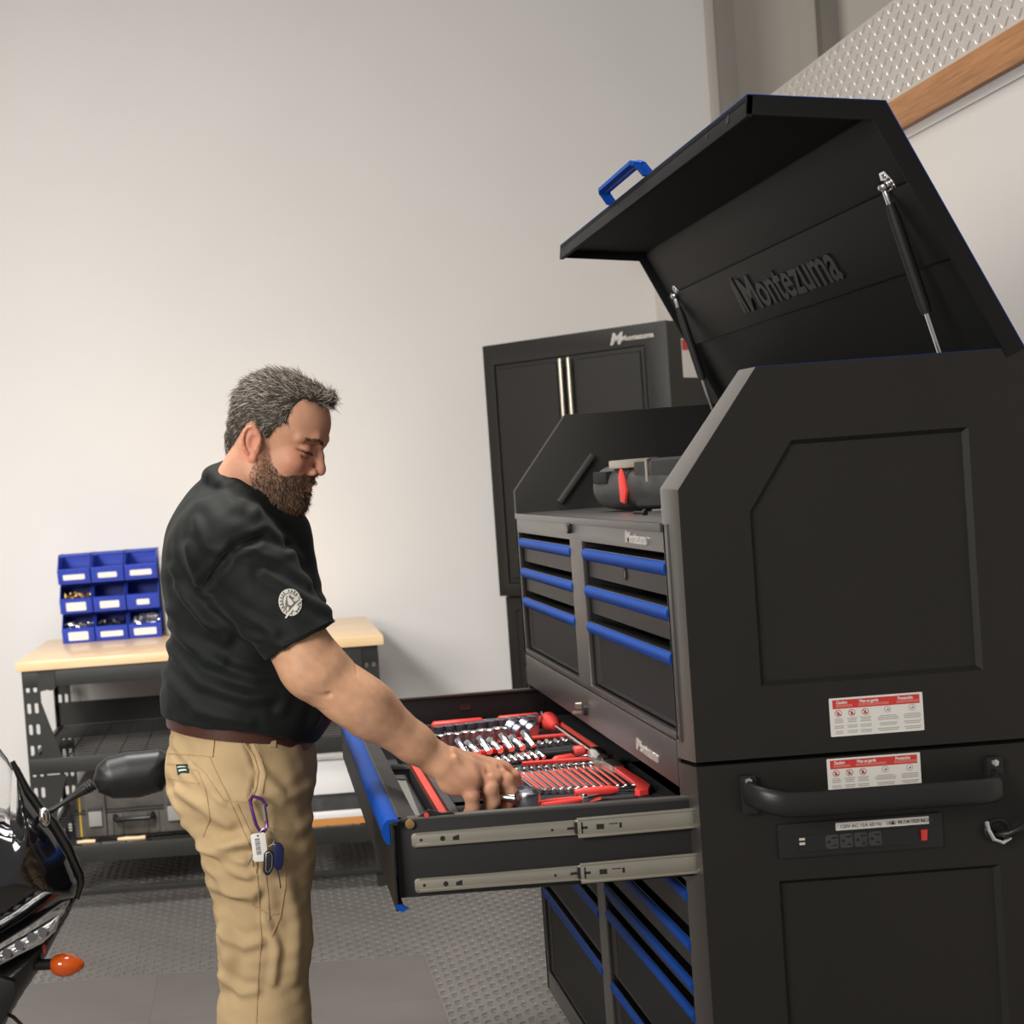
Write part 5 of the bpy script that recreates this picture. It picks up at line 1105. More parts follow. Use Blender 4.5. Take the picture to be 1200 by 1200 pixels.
    for k, d in (('ring', 1), ('middle', 1)):   # knuckle dimples and creases
        m = np.array(MC[k]); f.ell(m+np.array((.006, -.013, .010)), (.004, .002, .005), .006, 's')
    
    for k in ('ring', 'middle', 'index', 'pinky'): f.chain([np.array(cc[k])+np.array((.02, -.006, .022)), np.array(MC[k])+np.array((-.006, -.003, .0135))], [.0022, .0030], .010)
    V, Fc = f.nets(); x, y, z = V.T
    c = np.tile(np.array([.63, .355, .215]), (len(V), 1)); hd = np.clip((x+.36)/.03, 0, 1)[:, None]; c = c*(1-hd)+np.array([.65, .35, .215])*hd
    for k in ('ring', 'middle', 'pinky', 'index'):
        for q in (FG[k][1], MC[k]): w_ = np.exp(-((V-np.array(q)-np.array((0, -.01, .005)))**2).sum(1)/.012**2)[:, None]*.45; c = c*(1-w_)+np.array([.58, .22, .15])*w_
        q = np.array(FG[k][3])+np.array((.010, -.001, 0)); w_ = (((V-q)**2).sum(1) < .0065**2)[:, None]*.7; c = c*(1-w_)+np.array([.72, .46, .36])*w_
    c *= (1+.05*snoise(V, 90, 7)+.04*snoise(V, 300, 8))[:, None]
    parts.append((V, Fc, c)); armV = V
    # ---- the rest of the body, inside the clothes
    f = Field((-.95, .20, -.02), (-.45, .86, 1.52), .009)
    f.cone((-.69, .5, .95), (-.69, .5, 1.22), .115, .12, .03); f.cone((-.69, .42, 1.30), (-.69, .58, 1.30), .085, .085, .05); f.cone((-.70, .5, 1.30), (-.68, .5, 1.43), .07, .055, .04)
    f.chain([(-.69, .36, 1.33), (-.655, .298, 1.26), (-.56, .274, 1.12)], [.05, .05, .042], .02)
    f.chain([(-.69, .64, 1.33), (-.715, .715, 1.20), (-.72, .735, 1.07), (-.66, .72, .86)], [.05, .05, .040, .026], .02)
    for s_ in (-1, 1): f.chain([(-.70, .5+s_*.09, .92), (-.69, .5+s_*.10, .52), (-.70, .5+s_*.105, .09)], [.09, .06, .045], .03); f.cone((-.70, .5+s_*.105, .05), (-.58, .5+s_*.12, .03), .035, .028, .02)
    hw = np.array((-.66, .72, .86))               # relaxed left hand
    for i, (dx, dy, ln) in enumerate(((.030, -.004, .078), (.012, .0, .088), (-.008, .002, .082), (-.026, .002, .065))):
        a = hw+np.array((dx*.8+.012, dy, -.085)); f.cone(hw+np.array((dx*.4, 0, -.01)), a, .017, .012, .01); f.chain([a, a+np.array((.010, -.008, -ln*.5)), a+np.array((.008, -.024, -ln*.95))], [.011, .010, .009], .002)
    f.chain([hw+np.array((.02, -.01, -.02)), hw+np.array((.052, -.024, -.06)), hw+np.array((.058, -.03, -.10))], [.015, .013, .010], .005)
    V, Fc = f.nets(); parts.append((V, Fc, np.tile(np.array([.60, .34, .22]), (len(V), 1))))
    Vs = []; Fs = []; Cs = []; o = 0
    for V, Fc, c in parts: Vs.append(V); Fs.append(Fc+o); Cs.append(np.clip(c, .01, 1)); o += len(V)
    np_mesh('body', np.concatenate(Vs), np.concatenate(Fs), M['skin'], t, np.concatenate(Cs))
    # ---- hair, beard, brows
    def strands(name, root, d0, cv, L, rad, cols, parent, extra=None):
        n = len(root); T = np.linspace(0, 1, 4); pts = root[:, None]+L[:, None, None]*(T[None, :, None]*d0[:, None]+(T**2)[None, :, None]*cv[:, None])
        s1 = np.cross(d0, rng.normal(size=(n, 3))); s1 /= np.linalg.norm(s1, axis=1, keepdims=True)+1e-9; s2 = np.cross(d0, s1); R_ = rad*np.array([1, 1, .8, .25])
        ring = np.stack([pts+R_[None, :, None]*(math.cos(a)*s1+math.sin(a)*s2)[:, None] for a in (0, 2.1, 4.2)], 2)   # n,4,3,3
        V = ring.reshape(-1, 3); b = (np.arange(n)*12)[:, None]; q = []
        for i in range(3):
            for j in range(3): q.append([i*3+j, i*3+(j+1) % 3, (i+1)*3+(j+1) % 3, (i+1)*3+j])
        F_ = (b[:, :, None]+np.array(q)[None]).reshape(-1, 4); C_ = np.repeat(cols, 12, 0)
        if extra is not None:
            V0, F0, C0 = extra; F_ = np.concatenate([F0, F_+len(V0)]); V = np.concatenate([V0, V]); C_ = np.concatenate([C0, C_])
        return np_mesh(name, h2w(V), F_, M['hair'], parent, C_)
    f = Field((-.10, -.10, -.08), (.13, .10, .16), .0024)
    f.ell((.0150, 0, .0540), (.0900, .0780, .0840), 0); f.ell((.055, 0, .0535), (.0578, .0618, .0565), .010); f.ell((.070, .0, .110), (.034, .040, .020), .015); f.ell((-.035, 0, .0), (.034, .058, .053), .02)
    X = np.stack(np.meshgrid(*f.ax, indexing='ij'), -1).reshape(-1, 3).astype(float)
    nz = snoise(X, 130, 11)*.0022+snoise(X, 300, 12)*.0012
    x, y, z = X.T; ay = np.abs(y)
    zl = np.interp(x, [-.09, -.045, -.036, -.032, -.024, .012, .016, .024, .030, .036, .050, .056, .060, .075, .100, .12], [-.045, -.042, -.036, -.01, .030, .032, .010, .012, .032, .040, .048, .075, .092, .100, .098, .094])
    mask = (zl-z)*.8+nz*1.5
    mid = np.clip(1-ay/.05, 0, 1); zmid = np.interp(x, [.03, .06, .085, .12], [.02, .10, .099, .094]); mask = np.where((x > .05), np.maximum((zl-z)*.8, (zmid-z)*.8)+nz, mask)
    f.v = np.maximum(f.v+nz.reshape(f.v.shape), mask.reshape(f.v.shape)).astype(np.float32)
    V, Fc = f.nets()
    def haircol(n): 
        g_ = rng.random(n)[:, None]; k = (rng.random(n)[:, None] < .42); c = np.array([.085, .062, .046])*(.6+g_*.8); s_ = np.array([.46, .42, .36])*(.55+.7*g_); return np.where(k, s_, c)
    tri = Fc; cen = V[tri].mean(1); a = V[tri[:, 1]]-V[tri[:, 0]]; b = V[tri[:, 2]]-V[tri[:, 0]]; nr = np.cross(a, b); nr /= np.linalg.norm(nr, axis=1, keepdims=True)+1e-9
    out = (nr*(cen-np.array([.02, 0, .03]))).sum(1) > 0; nr[~out] *= -1 if out.mean() > .5 else 1
    ok = ((cen-np.array([.02, 0, .03]))*nr).sum(1) > .02; idx = np.nonzero(ok)[0]; pick = rng.choice(idx, 15000)
    root = cen[pick]-nr[pick]*.001; n_ = nr[pick]; P0 = root
    comb = np.stack([-.55-.3*(P0[:, 2] > .09)+1.3*np.clip((P0[:, 0]-.05)/.04, 0, 1), .2*np.sin(P0[:, 1]*60), -.75*np.clip((.11-P0[:, 2])/.06, 0, 1)], 1)+.40*np.stack([snoise(P0, 90, 21), snoise(P0, 90, 22), snoise(P0, 90, 23)], 1)
    comb -= (comb*n_).sum(1, keepdims=True)*n_; comb /= np.linalg.norm(comb, axis=1, keepdims=True)+1e-9
    d0 = comb*.85+n_*.42+rng.normal(size=n_.shape)*.12; d0 /= np.linalg.norm(d0, axis=1, keepdims=True); cv = -n_*.42+rng.normal(size=n_.shape)*.28
    low = np.clip((P0[:, 2]+.03)/.09, .35, 1); L = (.011+.011*rng.random(len(P0)))*low
    cap = np.tile(np.array([.036, .029, .023]), (len(V), 1))*(1+.3*snoise(V, 200, 3))[:, None]
    strands('hair', root, d0, cv, L, .00042, haircol(len(P0)), t, (V, Fc, cap))
    cen = headV[headF].mean(1); a = headV[headF[:, 1]]-headV[headF[:, 0]]; b = headV[headF[:, 2]]-headV[headF[:, 0]]; nr = np.cross(a, b); nr /= np.linalg.norm(nr, axis=1, keepdims=True)+1e-9
    if ((nr*(cen-np.array([.03, 0, 0]))).sum(1)).mean() < 0: nr = -nr
    bm_ = beardmask(cen) > .5; idx = np.nonzero(bm_)[0]; pick = rng.choice(idx, 12000); pk_x = cen[pick, 0]; pick = pick[rng.random(12000) < np.clip(.30+.6*(pk_x-.03)/.05, .30, .85)]; root = cen[pick]; n_ = nr[pick]
    dn = np.tile(np.array([.25, 0, -1.]), (len(root), 1)); dn[:, 1] += np.sign(root[:, 1])*.3*(root[:, 0] > .1); d0 = dn*.75+n_*.6+rng.normal(size=n_.shape)*.30; d0 /= np.linalg.norm(d0, axis=1, keepdims=True)
    L = (.006+.006*rng.random(len(root)))*np.clip((-.0-root[:, 2])/.05, .35, 1.05)*np.clip(.55+.5*(root[:, 0]-.03)/.05, .5, 1); gr = rng.random((len(root), 1)); fr = np.clip((root[:, 0]-.05)/.04, 0, 1)[:, None]
    bc = np.where(gr < .16+.22*(1-fr), np.array([.40, .32, .24]), np.where(gr < .6, np.array([.24, .125, .066]), np.array([.07, .042, .028])))
    strands('beard', root, d0, rng.normal(size=n_.shape)*.25-n_*.15, L, .00036, bc*(.6+.7*rng.random((len(root), 1))), t)
    fv = headV[headV[:, 0] > .06]
    def snapx(C_): return np.array([(lambda m: fv[m, 0].max() if m.any() else c[0])((np.abs(fv[:, 1]-c[1]) < .0025) & (np.abs(fv[:, 2]-c[2]) < .0025)) for c in C_])
    n = 380; s_ = np.where(np.arange(n) % 2, 1, -1); u = rng.random(n); ctr = np.stack([np.interp(u, [0, .5, 1], [.1135, .1075, .084]), s_*np.interp(u, [0, .5, 1], [.010, .034, .056]), np.interp(u, [0, .5, 1], [.028, .036, .030])+rng.normal(size=n)*.0022], 1)
    ctr[:, 0] = snapx(ctr)-.0005
    d0 = np.stack([-.2-u*.5, s_*.9, .35-u*.5], 1)+rng.normal(size=(n, 3))*.2; d0 /= np.linalg.norm(d0, axis=1, keepdims=True)
    strands('eyebrows', ctr, d0, np.zeros((n, 3)), np.full(n, .008), .00038, np.tile(np.array([.14, .085, .055]), (n, 1)), t)
    n = 90; s_ = np.where(np.arange(n) % 2, 1, -1); u = rng.random(n); ctr = np.stack([np.interp(u, [0, .5, 1], [.0985, .1005, .0885]), s_*np.interp(u, [0, .5, 1], [.022, .033, .048]), np.interp(u, [0, .5, 1], [.0085, .0075, .0095])], 1)
    d0 = np.stack([np.full(n, .8), s_*.2, np.full(n, -.5)], 1)+rng.normal(size=(n, 3))*.15; strands('eyelashes', ctr, d0/np.linalg.norm(d0, axis=1, keepdims=True), np.zeros((n, 3)), np.full(n, .006), .0003, np.tile(np.array([.03, .02, .015]), (n, 1)), t)
    # ---- fold displacement from creases given as polylines in the flank plane
    def folds(V, Nn, lines, y0):
        D = np.zeros(len(V))
        for amp, wd, pts in lines:
            q = [at(a, b, y=y0) for a, b in pts]; dm = np.full(len(V), 9.)
            for i in range(len(q)-1):
                ax, az, bx, bz = q[i].x, q[i].z, q[i+1].x, q[i+1].z; ex, ez = bx-ax, bz-az; tt = np.clip(((V[:, 0]-ax)*ex+(V[:, 2]-az)*ez)/(ex*ex+ez*ez), 0, 1)
                dd = np.hypot(V[:, 0]-ax-tt*ex, V[:, 2]-az-tt*ez); dm = np.minimum(dm, dd+.0)
            D += amp*(np.exp(-(dm/wd)**2)-.45*np.exp(-((dm-wd*1.7)/wd)**2))
        return V+Nn*D[:, None]
    def vnormals(V, Fc):
        n = np.cross(V[Fc[:, 2]]-V[Fc[:, 0]], V[Fc[:, 3]]-V[Fc[:, 1]]); N_ = np.zeros_like(V)
        for k in range(4): np.add.at(N_, Fc[:, k], n)
        return N_/(np.linalg.norm(N_, axis=1, keepdims=True)+1e-12)
    HX, HZ = [-.86, -.75, -.64, -.57, -.50], [1.024, 1.010, .993, .957, .955]
    # ---- polo shirt
    f = Field((-.90, .15, .90), (-.44, .82, 1.53), .0045)
    f.ell((-.668, .5, 1.045), (.157, .188, .125), 0); f.ell((-.695, .5, 1.04), (.153, .181, .17), .03); f.ell((-.676, .5, 1.22), (.149, .185, .15), .05); f.ell((-.690, .5, 1.315), (.132, .190, .115), .05)
    f.cone((-.708, .36, 1.355), (-.708, .64, 1.355), .068, .068, .05); f.cone((-.700, .5, 1.37), (-.675, .5, 1.425), .085, .068, .04)
    f.ell((-.600, .5, 1.34), (.055, .08, .06), .04)
    Z = f.ax[2][None, None, :]; Xg = f.ax[0][:, None, None]
    f.v = np.maximum(f.v, (np.interp(f.ax[0], HX, HZ)[:, None, None]-Z).astype(np.float32))
    def sleeve(a, b, r1, r2, n_):
        g = Field((-.90, .15, .90), (-.44, .82, 1.53), .0045); g.cone(a, b, r1, r2, 0); b_ = np.array(b); n_ = np.array(n_, float); n_ /= np.linalg.norm(n_)
        pl = ((Xg-b_[0])*n_[0]+(f.ax[1][None, :, None]-b_[1])*n_[1]+(Z-b_[2])*n_[2]); g.v = np.maximum(g.v, pl.astype(np.float32)); f.comb((slice(None),)*3, g.v, .022, 'u')
    cA = at(356, 751, y=.278); sleeve((-.690, .330, 1.335), (cA.x-.004, .274, cA.z), .084, .0700, (.42, -.12, -.90))
    sleeve((-.695, .665, 1.335), (-.722, .733, 1.12), .080, .062, (-.1, .15, -1))
    # collar
    cc_ = np.array((-.648, .487, 1.424)); uu = np.array((.76, 0, -.60)); vv = np.array((0., 1, 0)); cn = np.array((.60, 0, .76))
    f.ring(cc_+cn*.010, .074, .066, 28, .0075, .006, (uu, vv)); f.ring(cc_-cn*.004, .082, .076, 28, .0085, .010, (uu, vv)); f.ring(cc_-cn*.016, .086, .083, 28, .009, .012, (uu, vv))
    mb = MB(); na = 44; vs = []
    for i in range(na):
        a = math.radians(9+342*i/(na-1)); ca, sa = math.cos(a), math.sin(a); pf = max(0., math.cos(a))**6*.014
        for dn, ra, rb in ((.019, .0735, .0665), (.021, .0765, .0695), (.019, .0795, .0725), (-.010-pf, .0935+pf*.3, .0895), (-.012-pf, .0905+pf*.3, .0865), (.012, .0745, .0675)):
            p_ = cc_+cn*dn+uu*ra*ca+vv*rb*sa; vs.append(Vector(p_))
    mb.add(vs, [(i*6+j, i*6+(j+1) % 6, (i+1)*6+(j+1) % 6, (i+1)*6+j) for i in range(na-1) for j in range(6)]+[tuple(range(6)), tuple((na-1)*6+j for j in range(5, -1, -1))])
    collar_ = mb.build('collar', M['shirt'], t, smooth=50)
    V, Fc = f.nets(); Nn = vnormals(V, Fc)
    if ((V-np.array([-.68, .5, 1.2]))*Nn).sum() < 0: Nn = -Nn
    L_ = [(.0055, .010, [(196, 742), (240, 775), (300, 792), (340, 790)]), (.006, .011, [(192, 765), (235, 800), (290, 815), (330, 812)]), (.005, .010, [(195, 720), (215, 750), (260, 775)]), (.005, .012, [(190, 800), (230, 832), (290, 845)]),
          (-.007, .008, [(236, 690), (252, 668), (275, 640), (310, 626), (335, 640)]), (.006, .010, [(222, 640), (228, 670), (238, 690)]), (.0055, .010, [(200, 668), (220, 705), (245, 735), (265, 748)]), (.004, .009, [(205, 690), (240, 728), (300, 745)]),
          (.0045, .010, [(245, 690), (280, 715), (320, 735)]), (.005, .009, [(310, 668), (345, 690), (385, 712)]), (.0045, .009, [(250, 705), (290, 738), (330, 748)]), (.004, .010, [(285, 640), (330, 655), (360, 680)]), (.004, .012, [(256, 565), (275, 590), (300, 596)]), (.004, .010, [(300, 600), (330, 640), (350, 655)]),
          (.0045, .010, [(345, 760), (350, 800), (330, 830)]), (.004, .010, [(365, 790), (378, 825), (370, 850)]), (.004, .010, [(230, 610), (245, 640), (270, 645)])]
    V = folds(V, Nn, L_, .34)+Nn*(.0016*snoise(V*np.array([1, 1, 2.2]), 45, 31)+.0009*snoise(V, 110, 32))[:, None]
    sh_ = np_mesh('polo_shirt', V, Fc, M['shirt'], t)
    # ---- trousers
    f = Field((-.92, .22, .03), (-.50, .80, 1.06), .005)
    f.ell((-.702, .5, .960), (.133, .165, .16), 0); f.ell((-.702, .5, .89), (.134, .175, .11), .04); f.ell((-.762, .5, .885), (.078, .15, .085), .04)
    for s_ in (-1, 1):
        f.chain([(-.698, .5+s_*.085, .87), (-.686, .5+s_*.100, .775), (-.684, .5+s_*.105, .62), (-.695, .5+s_*.105, .47), (-.700, .5+s_*.108, .25), (-.702, .5+s_*.110, .085)], [.118, .100, .083, .079, .076, .078], .03)
    Z = f.ax[2][None, None, :]; f.v = np.maximum(f.v, (Z-np.interp(f.ax[0], HX, np.array(HZ)+.020)[:, None, None]).astype(np.float32)); f.v = np.maximum(f.v, (.06-Z)+np.zeros_like(f.v))
    V, Fc = f.nets(); Nn = vnormals(V, Fc)
    if (((V-np.array([-.69, .5, .6]))*Nn)[:, :2]).sum() < 0: Nn = -Nn
    L2 = [(.007, .010, [(196, 945), (225, 975), (262, 990), (295, 985)]), (.007, .010, [(215, 975), (245, 1000), (285, 1005)]), (.009, .012, [(235, 1000), (262, 992), (292, 978)]), (.008, .011, [(243, 1020), (270, 1045), (295, 1050)]),
          (.006, .010, [(246, 1045), (275, 1046), (300, 1040)]), (.006, .010, [(205, 935), (235, 945), (268, 965)]), (.008, .012, [(258, 1080), (268, 1120), (262, 1160)]), (.005, .008, [(262, 1150), (280, 1165), (300, 1160)]), (.005, .012, [(320, 970), (345, 975), (368, 968)]),
          (.004, .010, [(305, 905), (335, 935), (365, 930)]), (.004, .012, [(335, 1030), (350, 1080), (345, 1150)]), (.004, .009, [(200, 885), (230, 905), (262, 935)]), (-.004, .006, [(230, 900), (250, 925), (268, 938)]), (-.005, .006, [(290, 872), (303, 905), (296, 932)]),
          (.006, .010, [(262, 1095), (285, 1108), (305, 1100)]), (.005, .009, [(230, 985), (262, 1015), (290, 1025)]), (.0045, .008, [(310, 1075), (325, 1110), (320, 1150)])]
    V = folds(V, Nn, L2, .32)+Nn*(.0014*snoise(V, 38, 41)+.0013*snoise(V*np.array([1, 1, 1.6]), 95, 42))[:, None]
    tr = np_mesh('trousers', V, Fc, M['khaki'], t)
    # belt
    mb = MB(); n = 64; vs = []
    for i in range(n):
        a = 2*PI*i/n; x = -.702+.1320*math.cos(a); y = .5+.1635*math.sin(a); zc = float(np.interp(x, HX, HZ))-.006
        for dr, dz in ((-.006, -.013), (.005, -.013), (.005, .016), (-.006, .016)): vs.append((x+dr*math.cos(a), y+dr*math.sin(a), zc+dz))
    mb.add(vs, [(i*4+j, i*4+(j+1) % 4, ((i+1) % n)*4+(j+1) % 4, ((i+1) % n)*4+j) for i in range(n) for j in range(4)]); mb.build('belt', M['leather'], t, smooth=30)
    # ---- things sewn on: ribbons laid on the cloth by ray casting from the flank
    def bvh(o): me = o.data; return BVHTree.FromPolygons([tuple(v.co) for v in me.vertices], [tuple(p.vertices) for p in me.polygons])
    bt, bs = bvh(tr), bvh(sh_)
    def hit(B, px, py, off=.0012):
        d = (at(px, py, y=.3)-Vector(CAM)).normalized(); loc, nn, i, dist = B.ray_cast(Vector(CAM), d)
        if loc is None: return None
        if nn.dot(d) > 0: nn = -nn
        return loc+nn*off, nn
    def ribbon(name, B, pts, wpx, m, parent, off=.0014, step=3., thick=.0012):
        dense = []
        for i in range(len(pts)-1):
            a, b = Vector(pts[i]), Vector(pts[i+1]); k = max(1, int((b-a).length/step))
            for j in range(k): dense.append(a.lerp(b, j/k))
        dense.append(Vector(pts[-1])); vs = []; 
        for i, p in enumerate(dense):
            d = (dense[min(i+1, len(dense)-1)]-dense[max(i-1, 0)]).normalized(); nrm = Vector((-d.y, d.x))
            row = [hit(B, *(p+nrm*wpx*s_), off=off) for s_ in (-.5, .5)]
            if row[0] is None or row[1] is None: continue
            vs.append(row)
        if len(vs) < 2: return None
        mb = MB(); V = []
        for (a, na), (b, nb_) in vs: V += [a, b, b-nb_*thick*2, a-na*thick*2]
        k = len(vs); mb.add(V, [(i*4+j, i*4+(j+1) % 4, (i+1)*4+(j+1) % 4, (i+1)*4+j) for i in range(k-1) for j in range(4)]+[(0, 1, 2, 3), tuple((k-1)*4+j for j in (3, 2, 1, 0))])
        return mb.build(name, m, parent, smooth=40)
    def patch(name, B, poly, m, parent, off=.0016):
        n = len(poly); cx_ = sum(p[0] for p in poly)/n; cy_ = sum(p[1] for p in poly)/n; rings = []
        for k in (1., .66, .33):
            q = [hit(B, cx_+(a-cx_)*k, cy_+(b-cy_)*k, off) for a, b in poly]
            if any(h_ is None for h_ in q): return
            rings.append([h_[0] for h_ in q])
        c = hit(B, cx_, cy_, off); V = [v for r_ in rings for v in r_]+[c[0]]; mb = MB()
        F_ = [(k*n+i, k*n+(i+1) % n, (k+1)*n+(i+1) % n, (k+1)*n+i) for k in (0, 1) for i in range(n)]+[(2*n+i, 2*n+(i+1) % n, 3*n) for i in range(n)]
        o_ = len(V); V += [v-c[1]*.0012 for v in rings[0]]; F_ += [(i, (i+1) % n, o_+(i+1) % n, o_+i) for i in range(n)]
        mb.add(V, F_); return mb.build(name, m, parent, smooth=40)
    ribbon('side_seam', bt, [(270, 940), (290, 985), (300, 1010), (303, 1050), (306, 1100), (302, 1150), (300, 1199)], 1.6, M['khaki2'], tr)
    ribbon('side_seam', bt, [(278, 942), (300, 990), (310, 1015), (314, 1050), (315, 1078)], 1.4, M['khaki2'], tr)
    ribbon('pocket_edge', bt, [(287, 870), (296, 885), (302, 905), (299, 925), (292, 938)], 4.0, M['khaki'], tr, .0022)
    ribbon('pocket_edge', bt, [(297, 872), (306, 890), (311, 908), (307, 930)], 1.2, M['khaki2'], tr)
    ribbon('waistband_seam', bt, [(187, 882), (215, 884), (245, 886)], 1.3, M['khaki2'], tr); ribbon('belt_loop', bt, [(249, 860), (246, 887)], 8, M['khaki'], tr, .0030)
    ribbon('belt_loop', bt, [(320, 868), (319, 876)], 6, M['khaki'], tr, .0030)
    ribbon('yoke_seam', bt, [(246, 888), (258, 915), (270, 938)], 1.4, M['khaki2'], tr); ribbon('yoke_seam', bt, [(220, 888), (240, 905), (262, 938), (290, 940)], 1.3, M['khaki2'], tr)
    ribbon('back_pocket', bt, [(189, 893), (215, 897), (231, 903), (241, 925), (246, 960), (238, 980)], 1.4, M['khaki2'], tr); ribbon('back_pocket', bt, [(190, 910), (214, 915), (233, 918)], 1.3, M['khaki2'], tr)
    ribbon('thigh_pocket', bt, [(335, 1005), (334, 1040), (328, 1075), (318, 1098)], 1.3, M['khaki2'], tr); ribbon('thigh_pocket', bt, [(296, 1060), (315, 1072), (330, 1070)], 1.3, M['khaki2'], tr)
    pp = patch('pocket_tag', bt, [(207, 896), (220, 895), (222, 906), (209, 908)], M['patchg'], tr)
    ribbon('tag_lettering', bt, [(209.5, 899.5), (219, 898.5)], 1.2, M['threadw'], tr, .0030); ribbon('tag_lettering', bt, [(211, 903.5), (220, 902.5)], 1.8, M['threadw'], tr, .0030)
    # sleeve hem, armhole seam
    ribbon('sleeve_hem', bs, [(315, 757), (335, 751), (360, 741), (386, 728)], 1.0, M['shirt_in'], sh_, .0010)
    ribbon('armhole_seam', bs, [(237, 688), (246, 672), (262, 650), (282, 635), (308, 625)], 1.2, M['shirt_in'], sh_, .0010)
    # embroidered round emblem on the sleeve
    cx, cy = 340, 706; rot = math.radians(-14)
    def E(u, v): return (cx+u*math.cos(rot)-v*math.sin(rot), cy+u*math.sin(rot)+v*math.cos(rot))
    em = patch('sleeve_emblem', bs, [E(13.2*math.cos(2*PI*i/28), 16.2*math.sin(2*PI*i/28)) for i in range(28)], M['threadw'], sh_, .0018)
    def closed(r1, r2, w_, m, off): ribbon('emblem_ring', bs, [E(r1*math.cos(2*PI*i/30), r2*math.sin(2*PI*i/30)) for i in range(31)], w_, m, sh_, off, 2.5, .0003)
    closed(8.8, 11.4, .9, M['threadd'], .0024)
    obs = []
    for i in range(22):
        a = 2*PI*i/22
        if i % 11 == 5: continue
        obs.append(patch('x', bs, [E((11.0+r_)*math.cos(a+da), (13.8+r_*1.1)*math.sin(a+da)) for r_, da in ((-1.3, -.07), (1.2, -.05), (1.2, .04), (-1.3, .06))], M['threadd'], None, .0026))
    for poly in ([(-7, 6), (-6, -1), (-4, -5), (-2, -9), (0, -6.5), (1.5, -9.5), (3.5, -6), (6.5, -4), (7.5, 1), (6, 6), (2, 9), (-4, 9)],): obs.append(patch('x', bs, [E(a, b) for a, b in poly], M['threadd'], None, .0026))
    obs = [o_ for o_ in obs if o_]; join_into(obs, 'emblem_marks', [M['threadd']], sh_)
    obs = []
    for poly in ([(-3, 2), (-2.2, -5), (-1, -8), (.6, -5), (2, -2.5), (3.2, 2), (1, 4), (-1.5, 4)], [(3.5, -2), (8.5, -5), (11.5, -3.5), (9, -.5), (5, .8)], [(-6.5, 7.5), (-4.5, 4.5), (-3, 6), (-4.5, 9.5)], [(1, 8), (5.5, 5), (8, 7), (5, 11.5), (2, 12)]): obs.append(patch('x', bs, [E(a, b) for a, b in poly], M['threadw'], None, .0036))
    a, b = E(-1.5, 19.5), E(10, -1.5)
    r_ = ribbon('x', bs, [(335, 724.5), (341, 716), (349, 706), (353, 702)], 2.0, M['threadw'], None, .0036, thick=.0003)
    if r_: obs.append(r_)
    join_into([o_ for o_ in obs if o_], 'emblem_figure', [M['threadw']], sh_)
    # shoes (below the frame)
    for s_ in (-1, 1):
        y = .5+s_*.115; f = Field((-.80, y-.08, -.002), (-.46, y+.08, .14), .005)
        f.cone((-.715, y, .055), (-.60, y, .045), .045, .040, 0); f.cone((-.60, y, .045), (-.52, y+s_*.008, .030), .042, .032, .03); f.cone((-.715, y, .07), (-.705, y, .11), .042, .045, .02)
        f.v = np.maximum(f.v, .018-f.ax[2][None, None, :]+np.zeros_like(f.v)); V, Fc = f.nets(); so = np_mesh('shoe', V, Fc, M['shoe'], t)
        mb = MB(); pr = [(-.765, -.030), (-.765, .030), (-.74, .044), (-.62, .044), (-.52, .040), (-.483, .015), (-.483, -.015), (-.52, -.040), (-.62, -.044), (-.74, -.044)]; mb.prism([(a, y+b) for a, b in pr], .001, .020, lambda u, v, w: (u, v, w)); mb.build('sole', M['rubber'], so, bevel=.003)
    # ---- keys on a purple carabiner
    hk = hit(bt, 300, 985); yk = hk[0].y-.016 if hk else .28
    Q = lambda a, b, dy=0.: at(a, b, y=yk+dy)
    k = thing('key_bunch', 'bunch of keys with white barcode tag on a purple carabiner at the trousers', 'keys', Q(296, 935))
    mb = MB(); mb.tube([Q(313, 945, .004), Q(306, 936, .006), Q(296, 933, .008), Q(293, 938, .006), Q(295, 948, .002), Q(300, 966), Q(304, 973), Q(310, 974), Q(313, 968, .002), Q(312, 962, .003)], .0030, 8); mb.build('carabiner', M['purple'], k)
    mb = MB(); mb.tube([Q(309, 943, .004), Q(312, 962, .003)], .0036, 8); mb.build('silver_gate', M['chrome'], k)
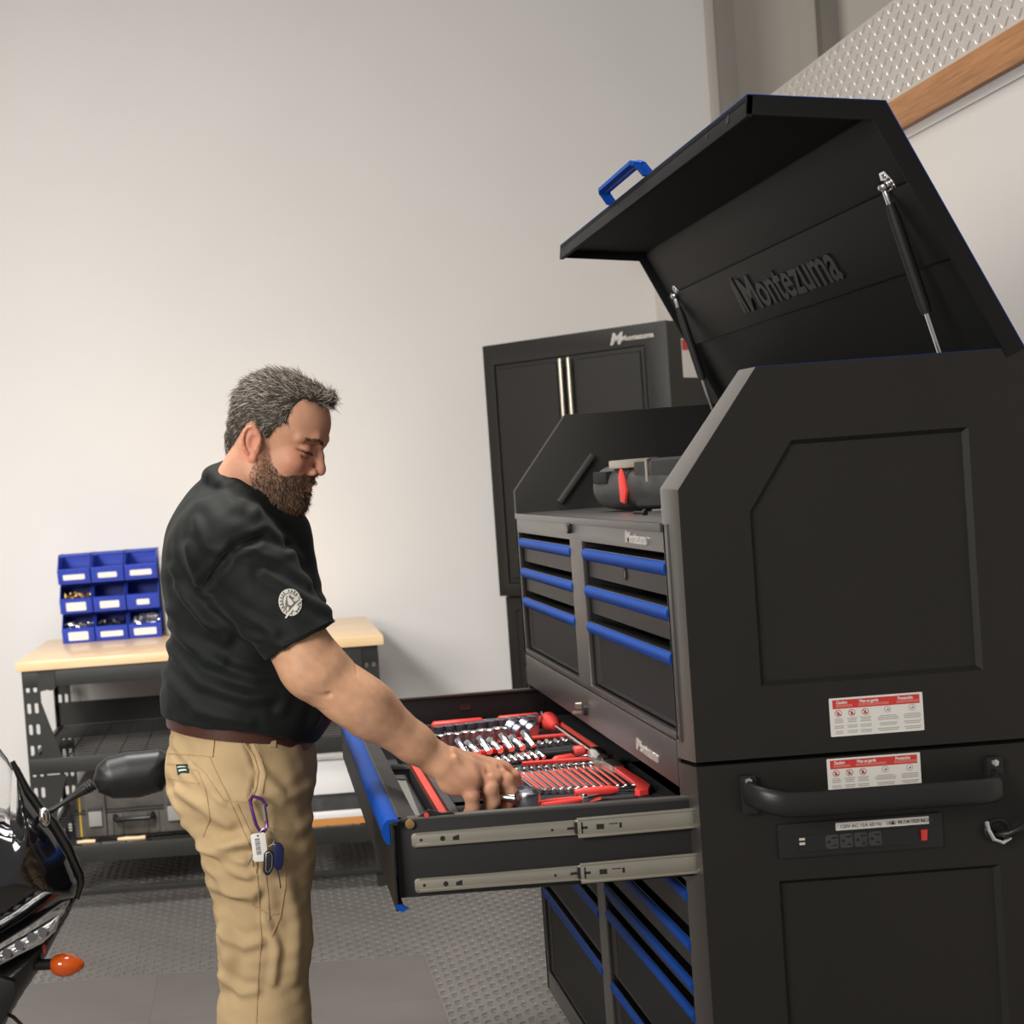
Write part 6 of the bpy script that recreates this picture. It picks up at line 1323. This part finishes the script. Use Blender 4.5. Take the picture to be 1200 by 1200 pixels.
    mb = MB(); c = Q(313, 981); mb.tube([c+Vector((.014*math.cos(a), -.003*math.sin(a), .017*math.sin(a))) for a in np.linspace(0, 2*PI, 20)[:-1]], .0013, 6, closed=True); mb.build('key_ring', M['chrome'], k)
    def plate(name, poly, m, dy, th, par=k, bev=.001):
        q = [Q(a, b, dy) for a, b in poly]; mb = MB(); mb.prism([(p.x, p.z) for p in q], yk+dy-th, yk+dy, FS); return mb.build(name, m, par, bevel=bev)
    tg = plate('barcode_tag', [(293.5, 979), (296, 977), (309, 975.5), (311, 977), (314.5, 1006), (313, 1009), (299, 1010), (297, 1008)], M['white'], -.006, .0014)
    mb = MB()
    for i in range(11):
        f_ = i/10; a, b = Q(298.5+f_*2.4, 984+f_*17.5, -.0078), Q(304+f_*2.4, 983+f_*17.5, -.0078); mb.bar(a, b, .0003, .0012 if i % 3 else .0018)
    mb.build('barcode', M['ink'], tg)
    mb = MB(); p = Q(302, 979.5, -.0076); mb.cyl(p+Vector((0, -.0005, 0)), p, .0018, 10); mb.build('tag_hole', M['ink'], tg)
    plate('black_key_fob', [(320, 989), (325, 986), (330, 988), (333, 994), (332, 1012), (329, 1018), (324, 1019), (320, 1014)], M['navy'], .002, .010, bev=.003)
    gf = plate('grey_key_fob', [(309, 999), (313, 995), (318, 996), (321, 1002), (320, 1018), (316, 1025), (311, 1025), (308, 1020)], M['plastic'], -.002, .007, bev=.0025)
    mb = MB(); q = [Q(a, b, -.0095) for a, b in ((312, 1000), (316, 998), (319, 1003), (318.5, 1016), (315, 1022), (311.5, 1021))]; mb.tube(q, .0008, 6, closed=True); mb.build('fob_trim', M['chrome'], gf)
    for nm, a, b, m, r_ in (('key', (296, 1001), (291, 1013), 'chrome', .0016), ('key', (302, 1009), (301, 1023), 'brass', .0016), ('key', (296, 1008), (297, 1016), 'brass', .0014), ('cord', (325, 1018), (329, 1041), 'navy', .0010)):
        mb = MB(); mb.tube([Q(*a), Q((a[0]+b[0])/2+.6, (a[1]+b[1])/2), Q(*b)], r_, 6); mb.build(nm, M[m], k)
    return t
person()
